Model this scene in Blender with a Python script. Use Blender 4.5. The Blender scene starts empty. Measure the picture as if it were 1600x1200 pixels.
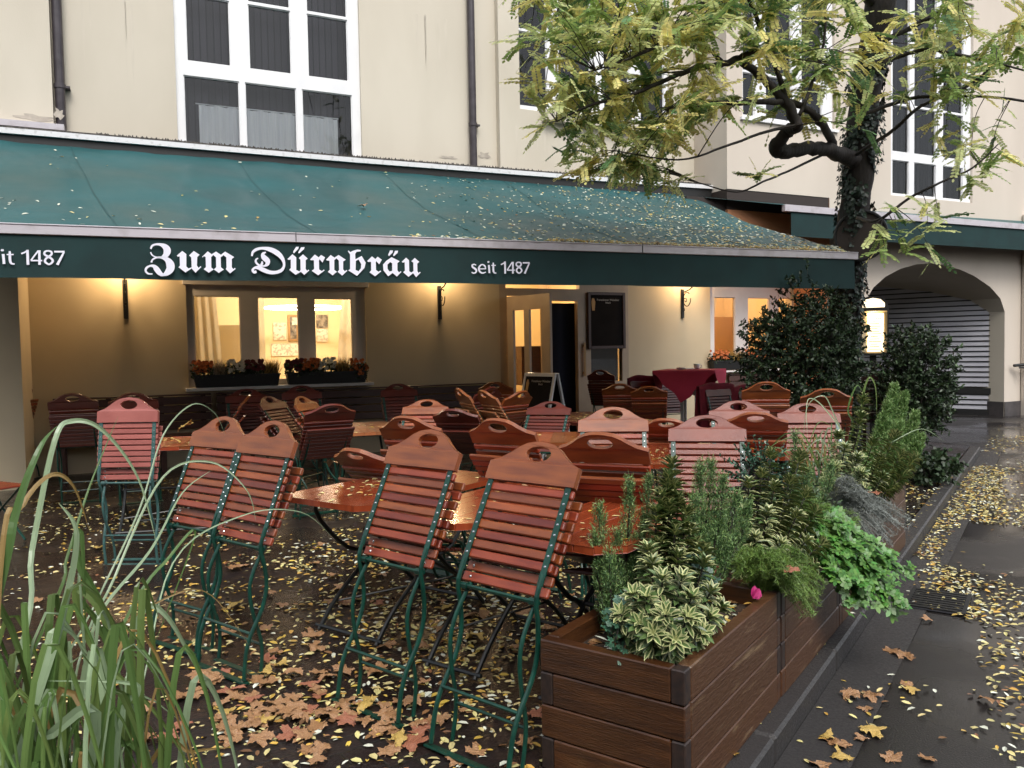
import bpy, math, random
from mathutils import Vector, Matrix, noise
from mathutils.geometry import tessellate_polygon
random.seed(7)
R = math.radians
sc = bpy.context.scene
COL = sc.collection
# ------------------------------------------------------------------ camera
FPX, EYE = 1250.0, 1.45
PITCH, ROLL = math.atan(53/1250), 0.018
cp, sp, cr, sr = math.cos(PITCH), math.sin(PITCH), math.cos(ROLL), math.sin(ROLL)
FW, U0, R0 = Vector((0, cp, -sp)), Vector((0, sp, cp)), Vector((1, 0, 0))
RT, UP = R0*cr - U0*sr, U0*cr + R0*sr
cam = bpy.data.objects.new('camera', bpy.data.cameras.new('camera'))
COL.objects.link(cam)
cam.data.sensor_width = 36; cam.data.lens = 36*FPX/1600
cam.data.clip_start = 0.05; cam.data.clip_end = 500
m3 = Matrix((RT, UP, -FW)).transposed()
cam.matrix_world = Matrix.Translation((0, 0, EYE)) @ m3.to_4x4()
sc.camera = cam
# ------------------------------------------------------------------ sky, sun, exposure
SUN_EL, SUN_AZ = 52, 165          # azimuth from +Y towards +X: behind the camera, a little to the right
w = bpy.data.worlds.new('World'); sc.world = w; w.use_nodes = True
nt = w.node_tree; bg = nt.nodes['Background']
sky = nt.nodes.new('ShaderNodeTexSky'); sky.sky_type = 'NISHITA'; sky.sun_disc = False
sky.sun_elevation = R(SUN_EL); sky.sun_rotation = R(SUN_AZ); sky.air_density = 1.0; sky.dust_density = 3.0
hs = nt.nodes.new('ShaderNodeHueSaturation'); hs.inputs['Saturation'].default_value = 0.32
nt.links.new(sky.outputs[0], hs.inputs['Color']); nt.links.new(hs.outputs[0], bg.inputs[0])
bg.inputs[1].default_value = 0.15
sl = bpy.data.lights.new('sun', 'SUN'); sl.energy = 0.9; sl.angle = R(25); sl.color = (1, .97, .92)
so = bpy.data.objects.new('sun', sl); COL.objects.link(so)
sd = Vector((math.sin(R(SUN_AZ))*math.cos(R(SUN_EL)), math.cos(R(SUN_AZ))*math.cos(R(SUN_EL)), math.sin(R(SUN_EL))))
so.rotation_euler = sd.to_track_quat('Z', 'Y').to_euler()
sc.view_settings.view_transform = 'Standard'; sc.view_settings.look = 'None'
sc.view_settings.exposure = 0.85; sc.view_settings.gamma = 1
sc.cycles.max_bounces = 6; sc.cycles.transparent_max_bounces = 12; sc.cycles.use_denoising = True
sc.cycles.caustics_reflective = False; sc.cycles.caustics_refractive = False; sc.cycles.sample_clamp_indirect = 4

# ------------------------------------------------------------------ measuring helpers: a direction of view cut with a real plane
def ray(x, y): return FW + RT*((x-800)/FPX) + UP*((600-y)/FPX)
def G(x, y, z=0.0):                      # point of a level plane at height z
    d = ray(x, y); k = (z-EYE)/d.z
    return Vector((d.x*k, d.y*k, z))
def AT(x, y, D):                         # point at distance D ahead
    d = ray(x, y); k = D/d.y
    return Vector((0, 0, EYE)) + d*k
BO, BA = Vector((-3.26, 11.0, 0)), R(25.5)       # facade origin and direction
def plane(x, y, s, O, A):
    ux, uy = math.cos(A), math.sin(A); nx, ny = -uy, ux
    ox, oy = O.x-nx*s, O.y-ny*s; d = ray(x, y); k = (ox*nx+oy*ny)/(d.x*nx+d.y*ny)
    px, py = d.x*k-O.x, d.y*k-O.y
    return px*ux+py*uy, EYE+d.z*k
def W(x, y, s=0): return plane(x, y, s, BO, BA)   # (along, height) on the facade plane, s metres proud of it
def B(t, s, z): return Vector((BO.x+math.cos(BA)*t+math.sin(BA)*s, BO.y+math.sin(BA)*t-math.cos(BA)*s, z))
AO, AA = Vector((-.799, 7.4, 0)), R(21)           # front rail of the awning
def AW(x, y, s=0): return plane(x, y, s, AO, AA)
def hd(h): return Vector((math.sin(R(h)), math.cos(R(h)), 0))

# ------------------------------------------------------------------ materials
def mat(name, col, rough=.6, metal=0.0, col2=None, nscale=6, ndetail=4, island=0.0, bump=0.0, bscale=60, coat=0.0, rough2=None,
        transl=0.0, emit=None, estr=0.0, stretch=None, spec=None, contrast=(.35, .65), hue=0.0):
    m = bpy.data.materials.new(name); m.use_nodes = True
    n, l = m.node_tree.nodes, m.node_tree.links
    p = n['Principled BSDF']; out = n['Material Output']
    p.inputs['Roughness'].default_value = rough; p.inputs['Metallic'].default_value = metal
    if spec is not None: p.inputs['Specular IOR Level'].default_value = spec
    if coat: p.inputs['Coat Weight'].default_value = coat; p.inputs['Coat Roughness'].default_value = .12
    tc = n.new('ShaderNodeTexCoord'); src = tc.outputs['Object']
    if stretch:
        mp = n.new('ShaderNodeMapping'); mp.inputs['Scale'].default_value = stretch; l.new(src, mp.inputs[0]); src = mp.outputs[0]
    c = n.new('ShaderNodeRGB'); c.outputs[0].default_value = (*col, 1); cout = c.outputs[0]
    if col2 is not None or rough2 is not None:
        nz = n.new('ShaderNodeTexNoise'); nz.inputs['Scale'].default_value = nscale; nz.inputs['Detail'].default_value = ndetail
        l.new(src, nz.inputs['Vector'])
        mr = n.new('ShaderNodeMapRange'); mr.inputs[1].default_value, mr.inputs[2].default_value = contrast; l.new(nz.outputs[0], mr.inputs[0])
        if col2 is not None:
            mx = n.new('ShaderNodeMix'); mx.data_type = 'RGBA'; l.new(mr.outputs[0], mx.inputs[0]); l.new(cout, mx.inputs[6])
            mx.inputs[7].default_value = (*col2, 1); cout = mx.outputs[2]
        if rough2 is not None:
            r2 = n.new('ShaderNodeMapRange'); r2.inputs[3].default_value, r2.inputs[4].default_value = rough, rough2
            l.new(mr.outputs[0], r2.inputs[0]); l.new(r2.outputs[0], p.inputs['Roughness'])
    if island or hue:
        ge = n.new('ShaderNodeNewGeometry'); h = n.new('ShaderNodeHueSaturation')
        r3 = n.new('ShaderNodeMapRange'); r3.inputs[3].default_value, r3.inputs[4].default_value = 1-island, 1+island*.7
        l.new(ge.outputs['Random Per Island'], r3.inputs[0]); l.new(r3.outputs[0], h.inputs['Value'])
        if hue:
            ml = n.new('ShaderNodeMath'); ml.operation = 'MULTIPLY'; ml.inputs[1].default_value = 7.31
            fr = n.new('ShaderNodeMath'); fr.operation = 'FRACT'; l.new(ge.outputs['Random Per Island'], ml.inputs[0]); l.new(ml.outputs[0], fr.inputs[0])
            r4 = n.new('ShaderNodeMapRange'); r4.inputs[3].default_value, r4.inputs[4].default_value = .5-hue, .5+hue
            l.new(fr.outputs[0], r4.inputs[0]); l.new(r4.outputs[0], h.inputs['Hue'])
        l.new(cout, h.inputs['Color']); cout = h.outputs[0]
    l.new(cout, p.inputs['Base Color'])
    if bump:
        nb = n.new('ShaderNodeTexNoise'); nb.inputs['Scale'].default_value = bscale; nb.inputs['Detail'].default_value = 3
        l.new(src, nb.inputs['Vector'])
        b = n.new('ShaderNodeBump'); b.inputs['Strength'].default_value = bump; b.inputs['Distance'].default_value = .01
        l.new(nb.outputs[0], b.inputs['Height']); l.new(b.outputs[0], p.inputs['Normal'])
        if coat: l.new(b.outputs[0], p.inputs['Coat Normal'])
    if transl:
        t = n.new('ShaderNodeBsdfTranslucent'); l.new(cout, t.inputs[0])
        ms = n.new('ShaderNodeMixShader'); ms.inputs[0].default_value = transl
        l.new(p.outputs[0], ms.inputs[1]); l.new(t.outputs[0], ms.inputs[2]); l.new(ms.outputs[0], out.inputs[0])
    if emit: p.inputs['Emission Color'].default_value = (*emit, 1); p.inputs['Emission Strength'].default_value = estr
    return m
def glass_mat(name, tint=(1, 1, 1), ior=1.5):
    m = bpy.data.materials.new(name); m.use_nodes = True
    n, l = m.node_tree.nodes, m.node_tree.links; n.remove(n['Principled BSDF'])
    t = n.new('ShaderNodeBsdfTransparent'); t.inputs[0].default_value = (*tint, 1)
    g = n.new('ShaderNodeBsdfGlossy'); g.inputs['Roughness'].default_value = .01
    f = n.new('ShaderNodeFresnel'); f.inputs[0].default_value = ior
    ms = n.new('ShaderNodeMixShader'); l.new(f.outputs[0], ms.inputs[0]); l.new(t.outputs[0], ms.inputs[1]); l.new(g.outputs[0], ms.inputs[2])
    l.new(ms.outputs[0], n['Material Output'].inputs[0]); return m

MT = {}
MT['plaster'] = mat('plaster', (.61, .555, .46), .9, col2=(.525, .475, .385), nscale=.8, ndetail=9, stretch=(1, 1, .4), bump=.12, bscale=160)
MT['plaster_low'] = mat('plaster_low', (.64, .53, .36), .88, col2=(.57, .47, .315), nscale=.9, ndetail=8, bump=.12, bscale=160)
MT['plaster_pink'] = mat('plaster_pink', (.62, .55, .47), .9, col2=(.55, .485, .41), nscale=.8, ndetail=9, stretch=(1, 1, .4), bump=.1, bscale=160)
MT['stain'] = mat('stain', (.36, .32, .27), .9, col2=(.5, .45, .38), nscale=9)
MT['streak'] = mat('rain_streak', (.545, .495, .405), .9, col2=(.585, .53, .44), nscale=6, stretch=(3, 3, .5))
MT['white'] = mat('white_paint', (.80, .80, .80), .35, col2=(.74, .74, .75), nscale=3)
MT['lilac'] = mat('frame_paint', (.80, .75, .73), .45, col2=(.72, .68, .66), nscale=3)
MT['pipe'] = mat('pipe_paint', (.030, .022, .026), .35, col2=(.05, .04, .045), nscale=9)
MT['black'] = mat('black_metal', (.012, .012, .012), .5)
MT['roofedge'] = mat('roof_edge', (.03, .028, .026), .9, col2=(.10, .09, .08), nscale=40, bump=.8, bscale=70)
MT['strip'] = mat('pale_metal', (.72, .72, .73), .3, col2=(.45, .44, .43), nscale=14, contrast=(.55, .75))
MT['bar'] = mat('rail_paint', (.50, .47, .50), .45, col2=(.36, .33, .34), nscale=8, contrast=(.5, .8))
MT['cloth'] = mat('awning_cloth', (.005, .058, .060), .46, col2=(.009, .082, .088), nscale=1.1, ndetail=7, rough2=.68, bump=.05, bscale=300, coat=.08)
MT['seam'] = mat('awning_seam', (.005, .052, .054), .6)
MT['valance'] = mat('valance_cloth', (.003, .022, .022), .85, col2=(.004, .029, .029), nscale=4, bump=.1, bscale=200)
MT['letter'] = mat('letter_white', (.80, .80, .90), .7)
MT['glass'] = glass_mat('glass')
MT['opposite'] = mat('opposite_render', (.24, .22, .20), .9, col2=(.2, .18, .16), nscale=.5)
MT['dark'] = mat('dark_room', (.012, .012, .016), .9)
MT['blind'] = mat('blind_dark', (.022, .021, .030), .7, island=.6)
MT['curtain'] = mat('white_curtain', (.85, .9, .92), .9, col2=(.75, .8, .84), nscale=3, stretch=(12, 12, .3))
MT['room'] = mat('room_wall', (.80, .66, .42), .9)
MT['netcurtain'] = mat('net_curtain', (.80, .72, .55), .9, transl=.4)
MT['paper'] = mat('paper', (.75, .70, .60), .8, col2=(.45, .40, .34), nscale=22, contrast=(.5, .6))
MT['paperdark'] = mat('photo_print', (.06, .05, .04), .5, col2=(.35, .30, .24), nscale=14)
MT['framewood'] = mat('picture_wood', (.38, .22, .08), .5)
MT['ringlamp'] = mat('lamp_tube', (1, 1, 1), .5, emit=(1, .95, .85), estr=9)
MT['lampglass'] = mat('lamp_glass', (1, .8, .5), .5, emit=(1, .72, .36), estr=25)
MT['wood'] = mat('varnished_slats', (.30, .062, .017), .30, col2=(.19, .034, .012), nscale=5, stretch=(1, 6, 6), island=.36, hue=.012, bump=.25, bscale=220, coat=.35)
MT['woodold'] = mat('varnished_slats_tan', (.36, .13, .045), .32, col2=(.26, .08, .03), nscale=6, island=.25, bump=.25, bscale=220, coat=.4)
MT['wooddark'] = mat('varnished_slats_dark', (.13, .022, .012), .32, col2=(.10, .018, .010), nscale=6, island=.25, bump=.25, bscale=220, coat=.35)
MT['woodpink'] = mat('varnished_slats_faded', (.38, .12, .10), .36, col2=(.31, .09, .075), nscale=5, island=.12, bump=.25, bscale=220, coat=.25)
MT['woodrose'] = mat('varnished_slats_rose', (.205, .043, .021), .42, col2=(.15, .030, .015), nscale=5, island=.15, bump=.25, bscale=220, coat=.25)
MT['tabletop'] = mat('table_varnish', (.36, .070, .024), .16, col2=(.28, .05, .018), nscale=4, stretch=(7, 1, 1), island=.18, bump=.08, bscale=30, coat=.9)
MT['green'] = mat('green_enamel', (.004, .052, .034), .30, col2=(.003, .032, .022), nscale=30, bump=.1, bscale=300)
MT['teal'] = mat('pale_teal_enamel', (.055, .13, .12), .35, col2=(.035, .09, .085), nscale=30)
MT['rivet'] = mat('rivet_metal', (.55, .58, .60), .25, metal=.9)
MT['legblack'] = mat('table_leg_black', (.010, .012, .012), .35)
MT['benchwood'] = mat('bench_wood', (.075, .024, .016), .35, col2=(.05, .016, .012), nscale=5, stretch=(1, 6, 6), island=.2, coat=.3)
MT['planter'] = mat('planter_boards', (.098, .036, .011), .34, col2=(.044, .016, .006), nscale=5, ndetail=8, stretch=(1, 1, 9), island=.25, bump=.35, bscale=26, coat=.25, contrast=(.3, .7))
MT['planterworn'] = mat('planter_boards_worn', (.075, .031, .012), .42, col2=(.19, .12, .065), nscale=9, ndetail=12, stretch=(1, .5, 3.0), island=.2, bump=.4, bscale=40, contrast=(.58, .74))
MT['endgrain'] = mat('planter_end_grain', (.018, .012, .011), .5, col2=(.035, .02, .015), nscale=40)
MT['soil'] = mat('soil', (.025, .016, .010), .9, col2=(.06, .035, .02), nscale=30, bump=1, bscale=40)
MT['kerb'] = mat('kerb_stone', (.040, .037, .036), .32, col2=(.028, .026, .026), nscale=90, rough2=.6, bump=.3, bscale=150)
MT['bark'] = mat('bark', (.012, .009, .008), .75, col2=(.026, .020, .017), nscale=14, stretch=(1, 1, .3), bump=1, bscale=30)
MT['twig'] = mat('twig_bark', (.018, .012, .010), .6)
MT['tl_green'] = mat('leaflet_green', (.30, .42, .13), .45, island=.3, hue=.02, transl=.45)
MT['tl_dark'] = mat('leaflet_dark_green', (.13, .25, .10), .4, island=.3, hue=.02, transl=.3)
MT['tl_lime'] = mat('leaflet_lime', (.68, .74, .34), .45, island=.25, hue=.02, transl=.5)
MT['tl_yellow'] = mat('leaflet_yellow', (.82, .75, .28), .45, island=.25, hue=.015, transl=.4)
MT['ivy'] = mat('ivy_leaf', (.010, .026, .014), .45, island=.5)
MT['holly'] = mat('bush_leaf', (.026, .050, .019), .5, island=.6, hue=.02)
MT['bushlight'] = mat('bush_leaf_light', (.08, .13, .06), .3, island=.5, hue=.02)
MT['yew'] = mat('yew_needle', (.085, .17, .055), .5, island=.5, hue=.02)
MT['yewtip'] = mat('yew_tip', (.20, .32, .10), .5, island=.4, hue=.02)
MT['fern'] = mat('feathery_green', (.13, .22, .04), .5, island=.4, hue=.02)
MT['fernl'] = mat('plume_green', (.10, .20, .045), .5, island=.4, hue=.02)
MT['ivylight'] = mat('ivy_blue_green', (.045, .12, .07), .35, island=.4)
MT['magenta'] = mat('petal_magenta', (.38, .02, .13), .5)
MT['vine'] = mat('vine_leaf', (.10, .25, .045), .4, island=.4, hue=.02, transl=.2)
MT['grey'] = mat('silver_spray', (.20, .22, .20), .6, island=.4)
MT['vgreen'] = mat('variegated_core', (.085, .135, .04), .4, island=.4)
MT['vcream'] = mat('variegated_margin', (.46, .47, .22), .45, island=.4)
MT['vgreen2'] = mat('variegated_green', (.09, .15, .045), .35, island=.4)
MT['grassa'] = mat('reed_green', (.13, .21, .06), .35, island=.4, hue=.02, transl=.25)
MT['grassb'] = mat('reed_pale', (.30, .40, .24), .3, island=.25, transl=.25)
MT['grassc'] = mat('reed_dry', (.30, .20, .07), .5, island=.4, transl=.25)
MT['l_pale'] = mat('fallen_pale', (.62, .54, .24), .35, island=.35, hue=.015)
MT['l_yel'] = mat('fallen_yellow', (.55, .36, .07), .35, island=.35, hue=.015)
MT['l_brn'] = mat('fallen_brown', (.22, .11, .045), .4, island=.5, hue=.015)
MT['l_white'] = mat('fallen_bleached', (.66, .68, .56), .3, island=.2)
MT['maple'] = mat('maple_leaf', (.25, .115, .048), .30, col2=(.42, .24, .11), nscale=16, bump=.4, bscale=50, coat=.3)
MT['maplered'] = mat('maple_leaf_red', (.27, .09, .05), .35, col2=(.36, .15, .08), nscale=16, bump=.4, bscale=50)
MT['mapleyel'] = mat('maple_leaf_yellow', (.55, .38, .10), .35, col2=(.42, .28, .08), nscale=16, bump=.4, bscale=50)
MT['boxblack'] = mat('flower_box_plastic', (.008, .008, .008), .5)
MT['f_orange'] = mat('petal_orange', (.55, .14, .03), .6, island=.4)
MT['f_red'] = mat('petal_dark_red', (.12, .012, .018), .6, island=.5)
MT['f_yel'] = mat('petal_yellow', (.50, .33, .10), .6, island=.4)
MT['f_heath'] = mat('heather_sprig', (.42, .34, .26), .7, island=.4)
MT['f_white'] = mat('petal_white', (.7, .68, .6), .6, island=.2)
MT['f_leaf'] = mat('flower_leaf', (.03, .055, .022), .5, island=.5)
MT['redcloth'] = mat('red_tablecloth', (.62, .045, .10), .8, col2=(.50, .03, .075), nscale=3)
MT['blanket'] = mat('red_blanket', (.20, .010, .022), .95, col2=(.12, .006, .014), nscale=6)
MT['alu'] = mat('brushed_frame', (.55, .55, .58), .35, metal=.3)
MT['chalk'] = mat('chalkboard', (.010, .008, .008), .9, col2=(.017, .014, .013), nscale=3, spec=.15)
MT['chalkframe'] = mat('chalkboard_frame', (.035, .010, .009), .45)
MT['chalktext'] = mat('chalk_text', (.6, .56, .5), .8)
MT['beer'] = mat('beer_print', (.55, .30, .10), .6)
MT['navy'] = mat('navy_curtain', (.004, .006, .016), .95)
MT['doorwood'] = mat('door_paint', (.48, .37, .26), .4, col2=(.42, .32, .23), nscale=4)
MT['shutter'] = mat('shutter_slats', (.58, .58, .63), .42, col2=(.50, .50, .55), nscale=2)
MT['plinth'] = mat('plinth_stone', (.05, .045, .045), .6, col2=(.08, .07, .07), nscale=6)
MT['bright'] = mat('lit_panel', (1, .9, .7), .5, emit=(1, .80, .50), estr=1.15)
MT['orange'] = mat('painted_glow_wall', (.66, .30, .15), .9)  # warm orange light on the wing wall, put into the base colour
MT['legwhite'] = mat('white_leg', (.6, .6, .6), .4)
MT['ceramic'] = mat('ceramic', (.75, .75, .72), .2)
MT['metalgrate'] = mat('cast_iron', (.02, .02, .02), .5, metal=.3)
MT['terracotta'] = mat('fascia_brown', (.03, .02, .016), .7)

def ground_mats():
    # wet setts of the terrace
    m = bpy.data.materials.new('wet_setts'); m.use_nodes = True; n, l = m.node_tree.nodes, m.node_tree.links; p = n['Principled BSDF']
    tc = n.new('ShaderNodeTexCoord'); mp = n.new('ShaderNodeMapping'); mp.inputs['Rotation'].default_value = (0, 0, R(-35)); l.new(tc.outputs['Object'], mp.inputs[0])
    br = n.new('ShaderNodeTexBrick'); br.inputs['Scale'].default_value = 1; br.inputs['Brick Width'].default_value = .2; br.inputs['Row Height'].default_value = .1
    br.inputs['Mortar Size'].default_value = .006; br.inputs['Mortar Smooth'].default_value = .4; br.inputs['Color1'].default_value = (.024, .016, .014, 1)
    br.inputs['Color2'].default_value = (.014, .010, .010, 1); br.inputs['Mortar'].default_value = (.012, .011, .009, 1); l.new(mp.outputs[0], br.inputs[0])
    nz = n.new('ShaderNodeTexNoise'); nz.inputs['Scale'].default_value = 1.3; nz.inputs['Detail'].default_value = 6; l.new(tc.outputs['Object'], nz.inputs[0])
    mr = n.new('ShaderNodeMapRange'); mr.inputs[1].default_value = .42; mr.inputs[2].default_value = .62; mr.inputs[3].default_value = .10; mr.inputs[4].default_value = .42
    l.new(nz.outputs[0], mr.inputs[0]); l.new(mr.outputs[0], p.inputs['Roughness'])
    n2 = n.new('ShaderNodeTexNoise'); n2.inputs['Scale'].default_value = 60; n2.inputs['Detail'].default_value = 4; l.new(tc.outputs['Object'], n2.inputs[0])
    ad = n.new('ShaderNodeMath'); ad.operation = 'MULTIPLY_ADD'; ad.inputs[1].default_value = -.8; l.new(br.outputs['Fac'], ad.inputs[0]); l.new(n2.outputs[0], ad.inputs[2])
    b = n.new('ShaderNodeBump'); b.inputs['Strength'].default_value = .5; b.inputs['Distance'].default_value = .006; l.new(ad.outputs[0], b.inputs['Height']); l.new(b.outputs[0], p.inputs['Normal'])
    l.new(br.outputs[0], p.inputs['Base Color']); MT['setts'] = m
    m = bpy.data.materials.new('wet_asphalt'); m.use_nodes = True; n, l = m.node_tree.nodes, m.node_tree.links; p = n['Principled BSDF']
    tc = n.new('ShaderNodeTexCoord'); nz = n.new('ShaderNodeTexNoise'); nz.inputs['Scale'].default_value = .8; nz.inputs['Detail'].default_value = 5; l.new(tc.outputs['Object'], nz.inputs[0])
    mr = n.new('ShaderNodeMapRange'); mr.inputs[1].default_value = .44; mr.inputs[2].default_value = .6; mr.inputs[3].default_value = .07; mr.inputs[4].default_value = .38
    l.new(nz.outputs[0], mr.inputs[0]); l.new(mr.outputs[0], p.inputs['Roughness'])
    n2 = n.new('ShaderNodeTexNoise'); n2.inputs['Scale'].default_value = 130; n2.inputs['Detail'].default_value = 3; l.new(tc.outputs['Object'], n2.inputs[0])
    cr_ = n.new('ShaderNodeMix'); cr_.data_type = 'RGBA'; cr_.inputs[6].default_value = (.010, .009, .009, 1); cr_.inputs[7].default_value = (.034, .030, .028, 1); l.new(n2.outputs[0], cr_.inputs[0]); l.new(cr_.outputs[2], p.inputs['Base Color'])
    ml = n.new('ShaderNodeMath'); ml.operation = 'MULTIPLY'; l.new(mr.outputs[0], ml.inputs[0]); l.new(n2.outputs[0], ml.inputs[1])
    b = n.new('ShaderNodeBump'); b.inputs['Strength'].default_value = .6; b.inputs['Distance'].default_value = .01; l.new(ml.outputs[0], b.inputs['Height']); l.new(b.outputs[0], p.inputs['Normal'])
    MT['asphalt'] = m
ground_mats()

# ------------------------------------------------------------------ mesh builder
class MB:
    def __init__(s): s.v, s.f, s.mi, s.X = [], [], [], None
    def add(s, vs, fs, mi=0):
        b = len(s.v); s.v += [(s.X @ Vector(p)) if s.X is not None else Vector(p) for p in vs]
        for f in fs: s.f.append([b+i for i in f]); s.mi.append(mi)
    def box(s, x0, x1, y0, y1, z0, z1, mi=0):
        s.add([(x0,y0,z0),(x1,y0,z0),(x1,y1,z0),(x0,y1,z0),(x0,y0,z1),(x1,y0,z1),(x1,y1,z1),(x0,y1,z1)],
              [(0,3,2,1),(4,5,6,7),(0,1,5,4),(1,2,6,5),(2,3,7,6),(3,0,4,7)], mi)
    def bar(s, x0, x1, y0, y1, z0, z1, c=.003, mi=0):     # box along x with softened long edges and ends
        vs = []
        for x, k in ((x0, c), (x0+c, 0), (x1-c, 0), (x1, c)):
            for (y, z) in ((y0+c+k, z0+k), (y1-c-k, z0+k), (y1-k, z0+c+k), (y1-k, z1-c-k), (y1-c-k, z1-k), (y0+c+k, z1-k), (y0+k, z1-c-k), (y0+k, z0+c+k)): vs.append((x, y, z))
        fs = [tuple(range(7, -1, -1)), tuple(range(24, 32))]
        for a in range(3):
            for i in range(8): j = (i+1) % 8; fs.append((a*8+i, a*8+j, a*8+8+j, a*8+8+i))
        s.add(vs, fs, mi)
    def tube(s, pts, r, n=6, mi=0, caps=True, flat=None):
        pts = [Vector(p) for p in pts]; rs = r if isinstance(r, (list, tuple)) else [r]*len(pts); vs, fs = [], []
        ref = None
        for i, p in enumerate(pts):
            d = (pts[min(i+1, len(pts)-1)]-pts[max(i-1, 0)]).normalized()
            if ref is None: ref = d.cross(Vector((0, 0, 1))) if abs(d.z) < .95 else Vector((1, 0, 0))
            a = (ref - d*ref.dot(d)).normalized(); b = d.cross(a); ref = a
            for k in range(n):
                t = 2*math.pi*k/n; vs.append(p+(a*math.cos(t)+b*math.sin(t))*rs[i])
        for i in range(len(pts)-1):
            for k in range(n): fs.append((i*n+k, i*n+(k+1) % n, (i+1)*n+(k+1) % n, (i+1)*n+k))
        if caps: fs += [tuple(range(n-1, -1, -1)), tuple(range((len(pts)-1)*n, len(pts)*n))]
        s.add(vs, fs, mi)
    def prism(s, loops, fn, th, mi=0):       # loops: outer + holes as 2D points; fn(u,v,w)->3D
        tri = tessellate_polygon([[Vector((u, v, 0)) for u, v in lp] for lp in loops]); flat = [p for lp in loops for p in lp]; N = len(flat)
        vs = [fn(u, v, 0) for u, v in flat]+[fn(u, v, th) for u, v in flat]
        fs = [tuple(t) for t in tri]+[tuple(N+i for i in reversed(t)) for t in tri]; o = 0
        for lp in loops:
            k = len(lp)
            for i in range(k): j = (i+1) % k; fs.append((o+i, o+j, N+o+j, N+o+i))
            o += k
        s.add(vs, fs, mi)
    def leaf(s, p, d, up, L, wd, mi=0, fold=.15, curl=0.0):     # oval leaf, one folded face pair
        d = d.normalized(); sd = d.cross(up)
        if sd.length < 1e-4: sd = d.cross(Vector((1, .3, 0)))
        sd.normalize(); u = sd.cross(d); c = u*(-fold*wd)
        q = lambda a, b, h: p+d*(L*a)+sd*(wd*b)+u*(h-curl*L*a*a)
        s.add([q(0, 0, 0), q(.3, .42, fold*wd), q(.7, .42, fold*wd), q(1, 0, 0), q(.7, -.42, fold*wd), q(.3, -.42, fold*wd), q(.5, 0, -fold*wd*.3)], [(0, 1, 2, 3, 6), (0, 6, 3, 4, 5)], mi)
    def oval(s, p, d, up, L, wd, mi=0):
        d = d.normalized(); sd = d.cross(up)
        if sd.length < 1e-4: sd = d.cross(Vector((1, .3, 0)))
        sd.normalize(); sd *= wd*.5
        s.add([p, p+d*L*.25+sd, p+d*L*.7+sd*.9, p+d*L, p+d*L*.7-sd*.9, p+d*L*.25-sd], [(0, 1, 2, 3, 4, 5)], mi)
    def blade(s, pts, w, mi=0, up=None):     # grass blade: tapered ribbon with a crease
        pts = [Vector(p) for p in pts]; n = len(pts); vs, fs = [], []
        for i, p in enumerate(pts):
            d = (pts[min(i+1, n-1)]-pts[max(i-1, 0)]).normalized(); sd = d.cross(up or Vector((0, -1, .2)))
            if sd.length < 1e-3: sd = Vector((1, 0, 0))
            sd.normalize(); t = i/(n-1); ww = w*min(1, .55+1.5*t)*(1-t**3)+w*.03
            nn = sd.cross(d); vs += [p+sd*ww/2, p-nn*ww*.16, p-sd*ww/2]
        for i in range(n-1): a = i*3; fs += [(a, a+1, a+4, a+3), (a+1, a+2, a+5, a+4)]
        s.add(vs, fs, mi)
    def build(s, name, mats, parent=None, smooth=False, bevel=0):
        me = bpy.data.meshes.new(name); me.from_pydata([tuple(v) for v in s.v], [], s.f)
        mats = mats if isinstance(mats, (list, tuple)) else [mats]
        for k in mats: me.materials.append(MT[k])
        if len(mats) > 1: me.polygons.foreach_set('material_index', s.mi)
        if smooth: me.polygons.foreach_set('use_smooth', [True]*len(me.polygons))
        me.update(); o = bpy.data.objects.new(name, me); COL.objects.link(o)
        if parent is not None: o.parent = parent
        if bevel:
            b = o.modifiers.new('edge', 'BEVEL'); b.width = bevel; b.segments = 1; b.limit_method = 'ANGLE'; b.angle_limit = R(40)
        return o
def tag(o, label, cat, group=None, kind=None):
    if label: o['label'] = label
    if cat: o['category'] = cat
    if group: o['group'] = group
    if kind: o['kind'] = kind
    return o
def thing(name, label, cat, loc=(0, 0, 0), rz=0.0, group=None):
    o = bpy.data.objects.new(name, None); COL.objects.link(o); o.location = loc; o.rotation_euler = (0, 0, rz); o.empty_display_size = .1
    return tag(o, label, cat, group)
def dup(root, label=None, group=None, swap=None):
    r = root.copy(); COL.objects.link(r)
    if label: r['label'] = label
    if group: r['group'] = group
    for ch in list(root.children):
        c = ch.copy(); COL.objects.link(c); c.parent = r
        if swap and c.type == 'MESH' and c.data.materials[0].name in swap:
            key = (c.data.name, swap[c.data.materials[0].name])
            if key not in SW:
                d = c.data.copy(); d.materials[0] = MT[swap[c.data.materials[0].name]]; SW[key] = d
            c.data = SW[key]
        for g in list(ch.children):
            d = g.copy(); COL.objects.link(d); d.parent = c
    return r
SW = {}
U3 = Vector((0, 0, 1))
def rv():
    while True:
        v = Vector((random.uniform(-1, 1), random.uniform(-1, 1), random.uniform(-1, 1)))
        if .01 < v.length < 1: return v.normalized()
def smoothpath(P, k=4):
    P = [Vector(p) for p in P]; out = []
    for i in range(len(P)-1):
        a, b, c, d = P[max(i-1, 0)], P[i], P[i+1], P[min(i+2, len(P)-1)]
        for j in range(k):
            t = j/k; out.append(.5*((2*b)+(c-a)*t+(2*a-5*b+4*c-d)*t*t+(-a+3*b-3*c+d)*t**3))
    return out+[P[-1]]
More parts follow.
